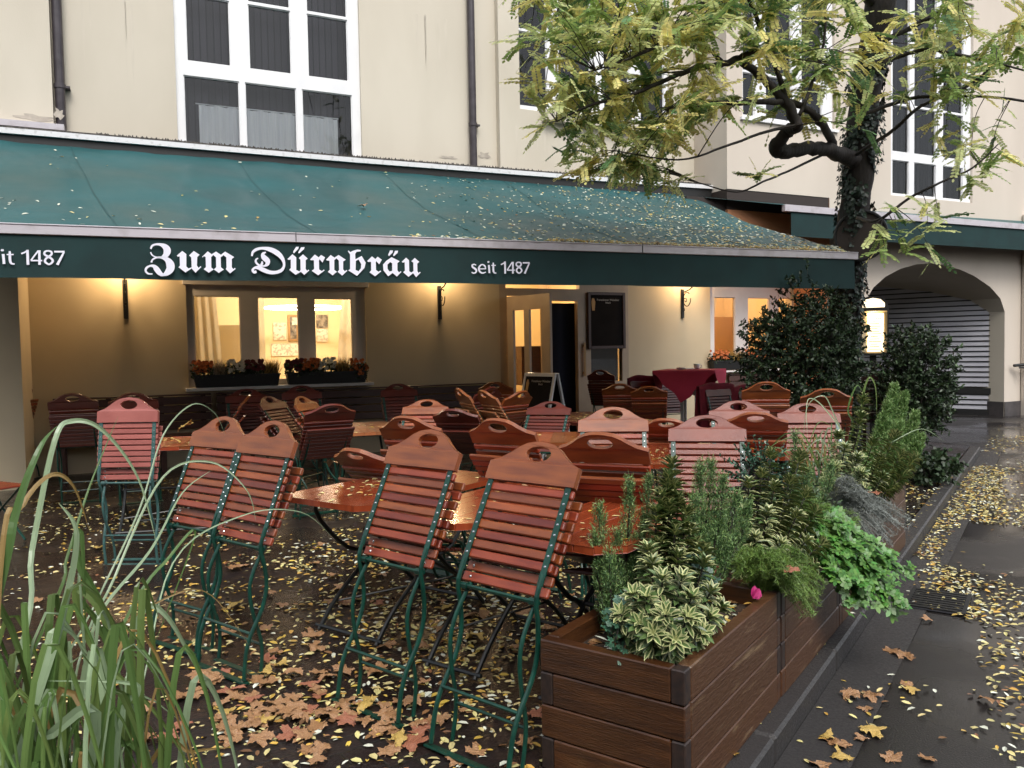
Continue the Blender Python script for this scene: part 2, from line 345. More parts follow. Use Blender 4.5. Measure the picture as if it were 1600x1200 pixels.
# ================================================================== the ground
KH = 34.2; KD = hd(KH); KQ = hd(KH+90); K0 = Vector((1.515, 3.73, 0))
def kpt(a, q, z=0): return K0+KD*a+KQ*q+Vector((0, 0, z))
m = MB(); m.add([(-90, -60, -.1), (90, -60, -.1), (90, 90, -.1), (-90, 90, -.1)], [(0, 1, 2, 3)])
tag(m.build('road', 'asphalt'), None, None, kind='structure')
ke = 8.8
wl = B(17, -3, 0)
P = [kpt(-14, -.13), kpt(ke, -.13), kpt(ke, -.13)+Vector((-.43, .9, 0))*9, B(9, -.6, 0), B(-14, -.6, 0), B(-14, 10, 0)]
m = MB(); m.prism([[(p.x, p.y) for p in P]], lambda u, v, w_: Vector((u, v, -.3+w_)), .3)
tag(m.build('terrace_paving', 'setts'), None, None, kind='structure')
m = MB(); a = -12.0
while a < ke:
    L = min(.99, ke-a); vs = []
    m.X = Matrix.Translation(kpt(a, -.125)) @ Matrix.Rotation(R(90-KH), 4, 'Z')
    m.bar(0, L, -.125, 0, -.3, .004, .012); a += 1.0
m.X = None
tag(m.build('kerb', 'kerb'), None, None, kind='structure')
m = MB(); m.add([kpt(-12, .002, -.095), kpt(9.2, .002, -.095), kpt(9.2, .24, -.095), kpt(-12, .24, -.095)], [(0, 3, 2, 1)])
tag(m.build('gutter_path', 'kerb'), None, None, kind='structure')

# ================================================================== the building
bld = thing('building', 'cream rendered inn building with tall white windows and an arched shuttered gateway', 'building', BO, BA)
def part(name, mb, mats, parent=None, smooth=False, bevel=0): return mb.build(name, mats, parent or bld, smooth, bevel)
def grid_cells(x0, x1, z0, z1, holes):
    xs = sorted({x0, x1, *[v for h in holes for v in h[:2] if x0 < v < x1]}); zs = sorted({z0, z1, *[v for h in holes for v in h[2:4] if z0 < v < z1]})
    for i in range(len(xs)-1):
        for j in range(len(zs)-1):
            cx, cz = (xs[i]+xs[i+1])/2, (zs[j]+zs[j+1])/2
            if not any(h[0] < cx < h[1] and h[2] < cz < h[3] for h in holes): yield xs[i], xs[i+1], zs[j], zs[j+1]
def wall(name, t0, t1, z0, z1, s, holes, mt, depth=.14, ends=0.0):
    m = MB()
    for a, b, c, d in grid_cells(t0, t1, z0, z1, holes): m.add([(a, -s, c), (b, -s, c), (b, -s, d), (a, -s, d)], [(0, 1, 2, 3)])
    for a, b, c, d in holes:
        y0, y1 = -s, -s+depth
        m.add([(a,y0,c),(a,y1,c),(a,y1,d),(a,y0,d)], [(0,1,2,3)]); m.add([(b,y0,c),(b,y1,c),(b,y1,d),(b,y0,d)], [(3,2,1,0)])
        m.add([(a,y0,d),(a,y1,d),(b,y1,d),(b,y0,d)], [(0,1,2,3)]); m.add([(a,y0,c),(a,y1,c),(b,y1,c),(b,y0,c)], [(3,2,1,0)])
    if ends:
        m.add([(t0,-s,z0),(t0,-s+ends,z0),(t0,-s+ends,z1),(t0,-s,z1)], [(0,1,2,3)]); m.add([(t1,-s,z0),(t1,-s+ends,z0),(t1,-s+ends,z1),(t1,-s,z1)], [(3,2,1,0)])
        m.add([(t0,-s,z0),(t1,-s,z0),(t1,-s+ends,z0),(t0,-s+ends,z0)], [(3,2,1,0)])
    return part(name, m, mt)
def window(t0, t1, z0, z1, s, panes, mt='white', rec=.05, dark=True, th=.07, room='dark', deep=.7):
    m = MB(); y = -s+rec
    for a, b, c, d in grid_cells(t0, t1, z0, z1, panes): m.box(a, b, y, y+th, c, d)
    f = part('window_frame', m, mt, bevel=0)
    m = MB(); m2 = MB()
    for a, b, c, d in panes:
        m.add([(a, y+th*.6, c), (b, y+th*.6, c), (b, y+th*.6, d), (a, y+th*.6, d)], [(0, 1, 2, 3)])
        e = .012                                    # rounded glazing bead round every pane
        for (p, q, r_, s_) in ((a, b, c, c+e), (a, b, d-e, d), (a, a+e, c+e, d-e), (b-e, b, c+e, d-e)): m2.box(p, q, y+.018, y+th*.58, r_, s_)
    part('pane', m, 'glass', f); part('bead', m2, mt, f)
    if dark:
        m = MB(); y0, y1 = y+th+.002, y+deep; e = .02
        m.add([(t0+e,y0,z0+e),(t1-e,y0,z0+e),(t1-e,y0,z1-e),(t0+e,y0,z1-e),(t0+e,y1,z0+e),(t1-e,y1,z0+e),(t1-e,y1,z1-e),(t0+e,y1,z1-e)],
              [(4,5,6,7),(0,4,7,3),(5,1,2,6),(3,7,6,2),(0,1,5,4)]); part('room_behind', m, room, f)
    return f, y
def PR(x0, x1, y0, y1, s=0):            # rectangle seen between two corners on a facade plane
    a, b = W(x0, (y0+y1)/2, s), W(x1, (y0+y1)/2, s); xm = (x0+x1)/2
    return (a[0], b[0], W(xm, y1, s)[1], W(xm, y0, s)[1])
# --- upper storey, main plane
big = (-1.13, 1.31, 4.17, 7.4)
SB, SWG = .12, .85
tb0 = W(780, 150, SB)[0]; tb1 = W(1062, 260, SB)[0]
tw0 = W(1136, 250, SWG)[0]
wall('upper_wall', -8, tb0, 4.0, 9, 0, [big], 'plaster')
wall('pilaster', -8, W(80, 100, .16)[0], 4.17, 9, .16, [], 'plaster', ends=.16)
bw = (W(811, 80, SB)[0], W(1046, 120, SB)[0], W(830, 172, SB)[1], 8.0)
wall('bay_wall', tb0, tb1, 4.0, 9, SB, [bw], 'plaster', ends=.12)
m = MB(); zt, zb = bw[2], W(900, 192, SB+.14)[1]
ta = W(846, 180, SB)[0]
vs = [(ta, 0, zb), (tb1-.03, 0, zb), (tb1-.03, 0, zt), (ta, 0, zt)]
m.box(ta, tb1-.03, -SB-.14, -SB-.002, zb, zt); part('window_apron', m, 'plaster')
wall('recess_wall', tb1, tw0+.1, 4.0, 9, 0, [], 'plaster')
w3 = PR(1160, 1304, 60, 193, SWG); w4 = PR(1392, 1520, 90, 330, SWG); w4 = (w4[0], w4[1], 4.2, w4[3]+1.2)
w3 = (w3[0], w3[1], w3[2], w3[3]+1.3)
wall('wing_wall', tw0, 22, 4.05, 9, SWG, [w3, w4], 'plaster_pink', ends=.85)
# --- the tall window
pn = []
for x0, x1 in ((292, 361), (390, 456), (482, 545)):
    a, b = W(x0, 80)[0], W(x1, 80)[0]
    pn += [(a, b, W(420, 109)[1], W(420, 9)[1]), (a, b, W(420, 9)[1]+.035, 6.95)]
for x0, x1 in ((289, 376), (385, 465), (474, 552)): pn.append((W(x0, 180)[0], W(x1, 180)[0], 4.22, W(420, 131)[1]))
f, y = window(*big, 0, pn, dark=True, deep=.9)
m = MB()
for k in range(27): t = big[0]+.08+k*.089; m.box(t, t+.074, y+.30, y+.304, 4.95 if 0 else 4.2, 7.3)
part('blind', m, 'blind', f)
m = MB(); ts = [big[0]+.28+i*.0148 for i in range(126)]
vs = []; 
for i, t in enumerate(ts): yy = y+.10+.008*math.sin(i*1.15)+.006*math.sin(i*.31); vs += [(t, yy, 4.18), (t, yy, 4.78+.006*math.sin(i*.5))]
m.add(vs, [(2*i, 2*i+2, 2*i+3, 2*i+1) for i in range(len(ts)-1)]); m.tube([(big[0]+.24, y+.10, 4.79), (big[1]-.3, y+.10, 4.79)], .008)
part('cafe_curtain', m, 'curtain', f, smooth=True)

# --- bay window, wing windows
pn = []
for x0, x1 in ((812, 857), (876, 925), (946, 985), (1003, 1040)):
    a, b = W(x0, 120, SB)[0], W(x1, 120, SB)[0]; pn += [(a, b, bw[2]+.07, W(850, 52, SB)[1]), (a, b, W(850, 52, SB)[1]+.035, 7.9)]
f, y = window(*bw, SB, pn)
pn = []
for x0, x1 in ((1164, 1182), (1200, 1240), (1256, 1288)):
    a, b = W(x0, 150, SWG)[0], W(x1, 150, SWG)[0]; pn += [(a, b, w3[2]+.06, W(1230, 122, SWG)[1]), (a, b, W(1230, 122, SWG)[1]+.035, w3[3]-.06)]
f, y = window(*w3, SWG, pn)
m = MB(); m.box(w3[0]-.06, w3[1]+.06, -SWG-.05, -SWG+.05, w3[2]-.05, w3[2]-.001); part('window_sill', m, 'white', f)
pn = []
for x0, x1 in ((1398, 1424), (1432, 1466), (1477, 1508)):
    a, b = W(x0, 280, SWG)[0], W(x1, 280, SWG)[0]
    pn += [(a, b, 4.25, W(1460, 256, SWG)[1]), (a, b, W(1460, 243, SWG)[1], W(1460, 172, SWG)[1]), (a, b, W(1460, 172, SWG)[1]+.035, w4[3]-.06)]
f, y = window(*w4, SWG, pn)
m = MB()
for k in range(14): t = w4[0]+.06+k*(w4[1]-w4[0]-.12)/14; m.box(t, t+.07, y+.3, y+.304, 4.2, w4[3]-.1)
part('blind', m, 'blind', f)
# --- ground floor
win1 = (-1.10, 1.30, 1.03, 2.43)
wd = (3.42, 5.80, -.02, 2.78)
t20 = W(1110, 520)[0]; win2 = (t20, W(1296, 400, SWG)[0]-.05, 1.02, 2.95)
tp = W(33, 560, 1.0)[0]
wall('lower_wall', -8, W(1296, 400, SWG)[0]-.003, 0, 4.0, 0, [win1, wd, win2], 'plaster_low', depth=.16)
m = MB(); m.box(-8, tp, -1.0, 0, 0, 3.1); part('pier', m, 'plaster_low')
f, y = window(*win1, 0, [(*W(304, 520)[:1], W(377, 520)[0], 1.10, W(340, 462)[1]), (W(404, 520)[0], W(468, 520)[0], 1.10, W(436, 464)[1]), (W(493, 520)[0], W(552, 520)[0], 1.10, W(522, 466)[1])], mt='lilac', dark=False, rec=.035)
m = MB(); m.box(win1[0]-.05, win1[1]+.05, -.16, -.001, .985, 1.028); part('window_sill', m, 'lilac', f, bevel=.004)
m = MB(); m.box(win1[0]-.04, win1[1]+.04, -.035, -.001, 2.385, 2.5); part('window_head', m, 'lilac', f, bevel=.004)
def room(t0, t1, y0, y1, z0, z1, mt='room', name='inner_room'):
    m = MB(); m.add([(t0,y0,z0),(t1,y0,z0),(t1,y0,z1),(t0,y0,z1),(t0,y1,z0),(t1,y1,z0),(t1,y1,z1),(t0,y1,z1)], [(4,5,6,7),(0,4,7,3),(5,1,2,6),(3,7,6,2),(0,1,5,4)])
    return part(name, m, mt)
rm = room(-2.6, 2.9, .163, 3.0, .4, 2.95)
def lamp(name, loc, e, col=(1, .72, .40), rad=.05, parent=None):
    l = bpy.data.lights.new(name, 'POINT'); l.energy = e; l.color = col; l.shadow_soft_size = rad
    o = bpy.data.objects.new(name, l); COL.objects.link(o); o.location = loc
    if parent is not None: o.parent = parent
    return o
def PY(x, y, yy): return W(x, y, -yy)
# ring lamp hanging in the room
m = MB(); c = PY(478, 481, 1.5); N = 40
m.tube([(c[0]+.62*math.cos(2*math.pi*i/N), 1.5+.55*math.sin(2*math.pi*i/N), c[1]) for i in range(N+1)], .014, n=6)
part('ring_lamp', m, 'ringlamp', rm, smooth=True); lamp('room_light', (c[0], 1.4, 2.5), 70, (1, .84, .62), parent=bld)
m = MB(); m.tube([(c[0], 1.5, c[1]), (c[0], 1.5, 2.95)], .006); part('lamp_cord', m, 'black', rm)
def drape(t0, t1, tb0_, tb1_, yy, z0, z1, n=26, amp=.02, mt='netcurtain', name='curtain', parent=None):
    m = MB(); vs = []
    for i in range(n+1):
        k = i/n
        for z, a, b in ((z1, t0, t1), ((z0+z1)/2, (t0*.45+tb0_*.55), (t1*.45+tb1_*.55)), (z0, tb0_, tb1_)): vs.append((a+(b-a)*k, yy+amp*math.sin(k*n*.9)+amp*.5*math.sin(k*5), z))
    m.add(vs, [f_ for i in range(n) for f_ in ((3*i, 3*i+3, 3*i+4, 3*i+1), (3*i+1, 3*i+4, 3*i+5, 3*i+2))]); return part(name, m, mt, parent, smooth=True)
drape(W(303, 470)[0]-.05, W(338, 470)[0], W(303, 470)[0]-.05, W(352, 550)[0], .28, 1.0, 2.5, parent=rm)
drape(W(392, 470)[0], W(418, 470)[0], W(392, 470)[0], W(420, 550)[0], .34, 1.0, 2.5, n=12, parent=rm)
drape(W(544, 470)[0], W(575, 470)[0], W(532, 540)[0], W(575, 540)[0], .30, 1.0, 2.5, n=16, parent=rm)
def rect_at(px0, px1, py0, py1, yy, mt, name, parent, th=.012, frame=None):
    a, b = PY(px0, (py0+py1)/2, yy)[0], PY(px1, (py0+py1)/2, yy)[0]; z0, z1 = PY((px0+px1)/2, py1, yy)[1], PY((px0+px1)/2, py0, yy)[1]
    m = MB(); m.box(a, b, yy-th, yy, z0, z1, 0)
    o = part(name, m, mt, parent)
    if frame:
        m = MB(); e = .035
        for p in ((a-e, b+e, z0-e, z0), (a-e, b+e, z1, z1+e), (a-e, a, z0, z1), (b, b+e, z0, z1)): m.box(p[0], p[1], yy-th-.012, yy, p[2], p[3])
        part('picture_frame', m, frame, o)
    return o
rect_at(453, 463, 495, 530, 2.98, 'paperdark', 'picture', rm, frame='framewood')
rect_at(456, 466, 496, 508, 2.96, 'paper', 'note', rm)
rect_at(427, 447, 504, 531, 2.98, 'paper', 'note', rm); rect_at(424, 470, 537, 556, 2.98, 'paper', 'note', rm)
rect_at(494, 512, 492, 512, 2.98, 'paperdark', 'photo_wall', rm); rect_at(495, 512, 514, 534, 2.97, 'paper', 'note', rm)
m = MB(); a_, b_ = PY(303, 520, .9), PY(377, 520, .9)
m.box(a_[0]-.5, b_[0]-.02, .9, .93, .9, PY(340, 508, .9)[1]); part('screen', m, 'netcurtain', rm)
# --- doorway with open leaf, navy curtain, board and side light
rm2 = room(3.3, 6.0, .163, 3.2, 0.0, 2.95); lamp('hall_light', (4.6, 1.9, 2.6), 45, parent=bld)
def TX(x, y=520, s=0): return W(x, y, s)[0]
m = MB(); y0, y1 = .0, .10
for a, b, c, d in grid_cells(wd[0], wd[1], 0, wd[3], [(TX(793), TX(849), 0.0, 2.30), (TX(855), TX(903), 0.0, 2.23), (TX(923), TX(972), .9, 2.27), (TX(790, 447), TX(905, 447), 2.42, 2.70)]): m.box(a, b, y0, y1, c, d)
fr = part('door_frame', m, 'doorwood')
m = MB(); m.add([(TX(922), .05, .9), (TX(972), .05, .9), (TX(972), .05, 2.28), (TX(922), .05, 2.28)], [(0, 1, 2, 3)]); part('side_light', m, 'glass', fr)
m = MB(); m.box(TX(923), TX(972), .14, .16, .9, 2.28); part('side_light_backing', m, 'dark', fr)
m = MB(); m.add([(TX(787, 447), .06, 2.42), (TX(905, 447), .06, 2.42), (TX(905, 447), .06, 2.7), (TX(787, 447), .06, 2.7)], [(0, 1, 2, 3)]); part('fan_light', m, 'glass', fr)
m = MB(); m.box(TX(910), TX(913), -.045, -.03, 1.0, 1.55); m.box(TX(910), TX(913), -.03, -.001, 1.04, 1.07); m.box(TX(910), TX(913), -.03, -.001, 1.48, 1.51); part('pull_handle', m, 'framewood', fr)
drape(TX(859), TX(909), TX(862), TX(909), .16, .02, 2.2, n=14, amp=.02, mt='navy', name='door_curtain', parent=fr)
m = MB(); hx, L = TX(793)+.03, .92        # the open leaf, swung out towards the terrace
m.X = Matrix.Translation((hx, -.01, 0)) @ Matrix.Rotation(R(-72), 4, 'Z')
for a, b, c, d in grid_cells(0, L, .02, 2.28, [(.13, .37, .35, 2.06), (.48, .74, .35, 2.06)]): m.box(a, b, -.045, 0, c, d)
lf = part('door_leaf', m, 'doorwood', fr)
m2 = MB(); m2.X = m.X
for a, b in ((.13, .37), (.48, .74)): m2.add([(a, -.02, .35), (b, -.02, .35), (b, -.02, 2.06), (a, -.02, 2.06)], [(0, 1, 2, 3)])
part('door_glass', m2, 'glass', lf)
m2 = MB(); m2.X = m.X; m2.tube([(.83, .0, 1.05), (.83, .05, 1.05), (.72, .05, 1.05)], .011); m2.tube([(.83, -.045, 1.05), (.83, -.095, 1.05), (.72, -.095, 1.05)], .011); part('door_handle', m2, 'black', lf)
o = rect_at(846, 861, 498, 535, 1.6, 'bright', 'lit_sign', rm2); rect_at(846, 861, 463, 496, 1.65, 'terracotta', 'dark_panel', rm2); rect_at(800, 861, 541, 600, 1.5, 'benchwood', 'counter', rm2, th=.4)
# --- second window with curtain, lit room with wood wainscot
a_ = lambda x: TX(x, 500)
f, y = window(*win2, 0, [(a_(1118), a_(1151), 1.1, 2.33), (a_(1171), a_(1205), 1.1, 2.33), (a_(1219), a_(1250), 1.1, 2.33), (a_(1113), a_(1156), 2.55, 2.9), (a_(1165), a_(1205), 2.55, 2.9), (a_(1215), a_(1250), 2.55, 2.9)], mt='lilac', dark=False, rec=.035)
m = MB(); m.box(win2[0]-.05, win2[1], -.16, -.001, .985, 1.018); part('window_sill', m, 'lilac', f, bevel=.004)
rm3 = room(win2[0]-.8, win2[1]+.6, .163, 2.6, .4, 3.2); lamp('snug_light', (win2[0]+1.0, 1.3, 2.6), 42, col=(1, .66, .36), parent=bld)
m = MB(); m.box(win2[0]-.79, win2[1]+.59, 2.3, 2.59, .4, 2.08); part('wainscot', m, 'framewood', rm3)
drape(a_(1117), a_(1137), a_(1113), a_(1120), .24, 1.1, 2.5, n=16, amp=.015, parent=rm3)
# --- cornice gutter over the awning: pale strip with a dark lip and a bristly roof edge
m = MB(); m2 = MB(); m3 = MB()
ks = [(-3.5*0-300, 0)]
xs = [(-60, W(0, 202, .5)[1]-.004), (0, W(0, 202, .5)[1]), (560, W(560, 250, .5)[1]), (1040, W(1040, 287, .5)[1]), (1300, W(1300, 304.5, .5)[1]), (1468, W(1468, 317, .5)[1])]
pts = [(-9.0, xs[0][1]-.01)]+[(W(x, 250, .5)[0], z) for x, z in xs[1:]]
for (ta, za), (tb, zb_) in zip(pts[:-1], pts[1:]):
    def slab(mb, ya, yb, lo, hi):
        mb.add([(ta,ya,za+lo),(tb,ya,zb_+lo),(tb,yb,zb_+lo),(ta,yb,za+lo),(ta,ya,za+hi),(tb,ya,zb_+hi),(tb,yb,zb_+hi),(ta,yb,za+hi)], [(0,3,2,1),(4,5,6,7),(0,1,5,4),(1,2,6,5),(2,3,7,6),(3,0,4,7)])
    slab(m, -.50, -.02, -.035, .028); slab(m2, -.46, -.02, -.26, -.036); slab(m3, -.44, -.005, .029, .062)
for i in range(900):
    t = random.uniform(W(150, 220, .5)[0], W(1100, 280, .5)[0]); k = 0
    z = next(za+(zb_-za)*(t-ta)/(tb-ta) for (ta, za), (tb, zb_) in zip(pts[:-1], pts[1:]) if ta <= t <= tb)+.06
    h = random.uniform(.008, .03); q = -random.uniform(.38, .45); m3.add([(t-.012, q, z), (t+.012, q, z), (t+random.uniform(-.01, .01), q, z+h)], [(0, 1, 2)])
gt = part('gutter', m, 'strip'); part('awning_fascia', m2, 'black', gt); part('roof_edge', m3, 'roofedge', gt)
m = MB(); m.box(-6, W(100, 190, .3)[0], -.35, -.002, W(60, 195, .3)[1]-.05, W(60, 195, .3)[1]+.02); part('ledge', m, 'bar', gt)
# --- downpipes
for x, s_, z0 in ((90, .10, W(95, 188, .10)[1]), (735, .08, W(738, 253, .08)[1])):
    t = W(x+2, 100, s_)[0]; m = MB(); m.tube([(t, -s_-.0, z0-.2), (t, -s_, 9)], .056, n=16)
    zc = W(x, 138 if x < 200 else 197, s_)[1]
    m.tube([(t, -s_, zc), (t, -s_, zc+.05)], .066, n=16); m.box(t-.015, t+.11, -s_-.02, 0, zc+.01, zc+.035)
    part('downpipe', m, 'pipe', smooth=False)
m = MB()                       # damp patches where the render has broken near the gutter
for (x, y, rx, rz, s_) in ((55, 184, .20, .035, .162), (92, 178, .05, .06, .162), (757, 243, .09, .05, .003), (700, 246, .13, .022, .003), (955, 262, .2, .02, SB+.003)):
    t, z = W(x, y, s_); ring = [(t+rx*(1+.35*math.sin(i*2.1+x))*math.cos(i*.42), -s_-.0015, z+rz*(1+.4*math.cos(i*1.7+x))*math.sin(i*.42)) for i in range(15)]; m.add(ring, [tuple(range(15))])
part('plaster_patch', m, 'stain')
m = MB()                       # rain streaks below the sill, under the pipe clamps and along the reveals
for (x, y, n, sp_, s_) in ((880, 205, 9, .9, SB), (735, 60, 5, .18, 0), (100, 100, 4, .12, 0), (640, 20, 6, .7, 0), (180, 0, 5, .5, 0)):
    t0_, z0_ = W(x, y, s_)
    for i in range(n):
        t, L, ww = t0_+random.uniform(-sp_, sp_), random.uniform(.3, 1.1), random.uniform(.008, .03); m.add([(t-ww, -s_-.0012, z0_), (t+ww, -s_-.0012, z0_), (t+ww*.7, -s_-.0012, z0_-L*.6), (t+ww*.1, -s_-.0012, z0_-L), (t-ww*.6, -s_-.0012, z0_-L*.7)], [(0, 4, 3, 2, 1)])
part('rain_streaks', m, 'streak')
# --- the right wing at ground floor with the arch, shutter and plinth
AP = [W(x, y, SWG) for x, y in ((1570, 487), (1563, 466), (1547, 448), (1522, 431), (1500, 421), (1476, 414), (1455, 411.5), (1432, 413), (1407, 420), (1384, 432), (1365, 449), (1352, 470), (1346, 492))]
ar, al = AP[0][0], AP[-1][0]
tl = W(1296, 400, SWG)[0]
poly = [(tl, -.1), (al, -.1)]+[(t, z) for t, z in reversed(AP)]+[(ar, -.1), (22, -.1), (22, 4.05), (tl, 4.05)]
m = MB(); m.prism([poly], lambda u, v, w_: (u, -SWG+w_, v), .02)
part('gateway_wall', m, 'plaster_pink')
m = MB(); m.add([(tl, -SWG, -.1), (tl, 0, -.1), (tl, 0, 4.05), (tl, -SWG, 4.05)], [(0, 1, 2, 3)]); part('gateway_return', m, 'orange')  # return wall coloured as if lit orange
m = MB(); prof = [(ar, -.1), *AP, (al, -.1)]
m.add([(t, -SWG+.02, z) for t, z in prof]+[(t, 7, z) for t, z in prof], [(i, i+1, len(prof)+i+1, len(prof)+i) for i in range(len(prof)-1)]); va = part('arch_vault', m, 'plaster', smooth=False)
m = MB(); sp_ = min((B(ar+.03, SWG-e*.02, 0) for e in range(5, 80)), key=lambda p: abs(800+1250*p.x/p.y-1546)); d = hd(-13); z = .02; k = 0
m.X = (Matrix.Translation(BO) @ Matrix.Rotation(BA, 4, 'Z')).inverted() @ Matrix.Translation((sp_.x, sp_.y, 0)) @ Matrix.Rotation(R(90+50), 4, 'Z')
while z < 3.4:
    if abs(z-.32) < .05: m.box(-.05, 6, .03, .05, z, z+.13, 1); z += .155
    m.bar(-.05, 6, 0, .03, z, z+.088, .006, 0); m.box(-.05, 6, .026, .04, z+.088, z+.11, 1); z += .108
m.box(-.05, 6, .01, .05, -.1, .02, 1)
part('roller_shutter', m, ['shutter', 'black'], va)
m = MB(); m.box(ar+.002, 22, -SWG-.02, -SWG-.001, -.1, .2); part('plinth', m, 'plinth'); m = MB(); m.box(tl, al-.002, -SWG-.02, -SWG-.001, -.1, .2); part('plinth', m, 'plinth'); m = MB(); m.add([(ar-.01, -SWG, -.1), (ar-.01, 1, -.1), (ar-.01, 1, .2), (ar-.01, -SWG, .2)], [(0, 1, 2, 3)]); part('plinth', m, 'plinth')
m = MB(); t = W(1594, 560, SWG)[0]; m.box(t, t+3, -SWG-.22, -SWG-.021, -.1, 4.05); part('buttress', m, 'plaster_pink')
c = W(1590, 571, SWG+.1); m = MB(); m.tube([(c[0]-.12, -SWG-.10, c[1]), (c[0]+.3, -SWG-.24, c[1]+.03)], .03, n=8); m.tube([(c[0]-.02, -SWG-.14, c[1]-.04), (c[0]+.12, -SWG-.3, c[1]-.04)], .02, n=8); part('door_stay', m, 'black')
m = MB(); zo = W(1200, 332, SWG)[1]; m.box(tw0, tl-.004, -SWG-.004, -.002, 3.0, zo); part('painted_glow_band', m, 'orange'); m = MB(); m.box(tw0, tl-.003, -SWG+.01, -.002, zo+.002, 4.049); part('soffit', m, 'terracotta')  # band of wall coloured for the warm glow under the second awning
m = MB(); m.box(tl+.001, tl+.12, -SWG-.004, -SWG-.001, 1.6, 2.99); part('painted_glow_band', m, 'orange')  # narrow strip carrying the same painted glow down the wall

# ================================================================== wall lamps
def wall_lamp(x, ytop, ybot, label, e, twist=0):
    t, zt = W(x, ytop, .03); zb = W(x, ybot, .03)[1]
    r = thing('wall_lamp', label, 'wall lamp', B(t, 0, zb), BA, 'lantern brackets on the inn wall')
    h = .5; H2 = h+.22
    m = MB(); m.box(-.028, .028, -.03, -.002, 0, h); m.build('wall_plate', 'black', r, bevel=.003)
    m = MB()
    sp2 = [(0, -.03, h-.06), (0, -.12, h-.04), (0, -.22, h-.02), (0, -.28, h+.02)]
    m.tube(sp2, .010, n=8)
    m.tube([(0, -.03-.11+.10*math.cos(a), h-.18+.12*math.sin(a)) for a in [R(130-15*i) for i in range(22)]], .008, n=6)
    m.tube([(0, -.10+(.05-.0018*i)*math.cos(R(18*i)), h-.20+(.05-.0018*i)*math.sin(R(18*i))) for i in range(22)], .006, n=6)
    m.tube([(0, -.055+(.03-.001*i)*math.cos(R(20*i)), h-.36+(.03-.001*i)*math.sin(R(20*i))) for i in range(20)], .006, n=6)
    m.tube([(0, -.28, h), (0, -.28, h+.05)], [.008, .02], n=10)
    m.build('scroll_arm', 'black', r, smooth=True)
    m = MB(); N = 10; z0, z1 = h+.05, h+.36
    for i in range(N):
        a = 2*math.pi*i/N; c_, s_ = math.cos(a), math.sin(a)
        m.tube([(.055*c_, -.28+.055*s_, z0), (.09*c_, -.28+.09*s_, z0+.1), (.10*c_, -.28+.10*s_, z1)], .006, n=5)
    m.tube([(0, -.28, z1), (0, -.28, z1+.08), (0, -.28, z1+.14)], [.125, .05, .005], n=10); m.tube([(.06*math.cos(R(20*i)), -.28+.06*math.sin(R(20*i)), z0) for i in range(19)], .006, n=5)
    m.build('lantern_cage', 'black', r)
    m = MB(); m.tube([(0, -.28, z0+.20), (0, -.28, z0+.22), (0, -.28, z0+.27), (0, -.28, z0+.30)], [.008, .022, .022, .008], n=8); m.build('bulb', 'lampglass', r, smooth=True)
    lamp('lamp_light', (0, -.28, z0+.17), e, col=(1, .68, .36), rad=.05, parent=r)
wall_lamp(195, 440, 498, 'black scroll bracket lamp glowing on the bare wall left of the flower-boxed window', 27)
wall_lamp(687, 450, 499, 'black scroll bracket lamp between the flower-boxed window and the open door', 17)
wall_lamp(1067, 453, 497, 'black scroll bracket lamp glowing above the table with the red cloth', 21)

# ================================================================== the large awning
RL, RR = AW(-260, 358)[0], AW(1334, 400)[0]
ZB, ZT, ZV = 2.412, 2.495, 2.078
aw = thing('awning', 'long dark green awning with white blackletter inn name on its valance', 'awning', (AO.x, AO.y, 0), AA)
XA = (Matrix.Translation(AO) @ Matrix.Rotation(AA, 4, 'Z')).inverted()
m = MB(); m.box(RL, RR+.02, -.05, .05, ZB, ZT-.012); m.box(RL, RR+.02, -.056, .056, ZT-.012, ZT); m.build('front_rail', 'bar', aw, bevel=.004)
m = MB()
for x in (462, 1000): t = AW(x, 390)[0]; m.box(t-.003, t+.003, -.0575, .0, ZB+.001, ZT+.001)
m.build('rail_joint', 'black', aw)
Z0 = ZB-.001; vs = []; n = 150
for i in range(n+1):
    t = RL+(RR-.02-RL)*i/n
    for j in range(4): vs.append((t, -.03+.012*j/3*math.sin(t*2.3+.8*math.sin(t*.9))+.007*j/3*math.sin(t*9+math.sin(t*2)), Z0+(ZV-Z0)*j/3+(0.003*math.sin(t*4) if j == 3 else 0)))
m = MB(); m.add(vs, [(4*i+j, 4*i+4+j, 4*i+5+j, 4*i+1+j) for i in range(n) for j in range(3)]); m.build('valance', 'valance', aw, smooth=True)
TL = Vector(B(W(-260, 200, .47)[0], .47, W(0, 220, .47)[1]-.01)); TR_ = Vector(B(W(1076, 306, .47)[0], .47, W(1076, 306, .47)[1]))
FL = AO+Vector((math.cos(AA)*RL, math.sin(AA)*RL, ZT)); FR = AO+Vector((math.cos(AA)*(RR-.02), math.sin(AA)*(RR-.02), ZT))
def cloth(u, v):          # u along, v 0 front .. 1 wall
    p = FL.lerp(FR, u).lerp(TL.lerp(TR_, u), v)
    p.z += -.09*math.sin(math.pi*v)*(1+.2*math.sin(u*23))+.045*math.sin(u*46+v*9.0+2*math.sin(u*17))*v**2*(1-v)*2.6+.014*noise.noise(Vector((u*34+v*5, v*5, 0)))+.020*max(0, noise.noise(Vector((u*18-v*9, v*2, 4))))
    return p
m = MB(); nu, nv = 220, 26
m.add([XA @ cloth(i/nu, j/nv) for i in range(nu+1) for j in range(nv+1)], [(i*(nv+1)+j, (i+1)*(nv+1)+j, (i+1)*(nv+1)+j+1, i*(nv+1)+j+1) for i in range(nu) for j in range(nv)])
m.build('canopy', 'cloth', aw, smooth=True)
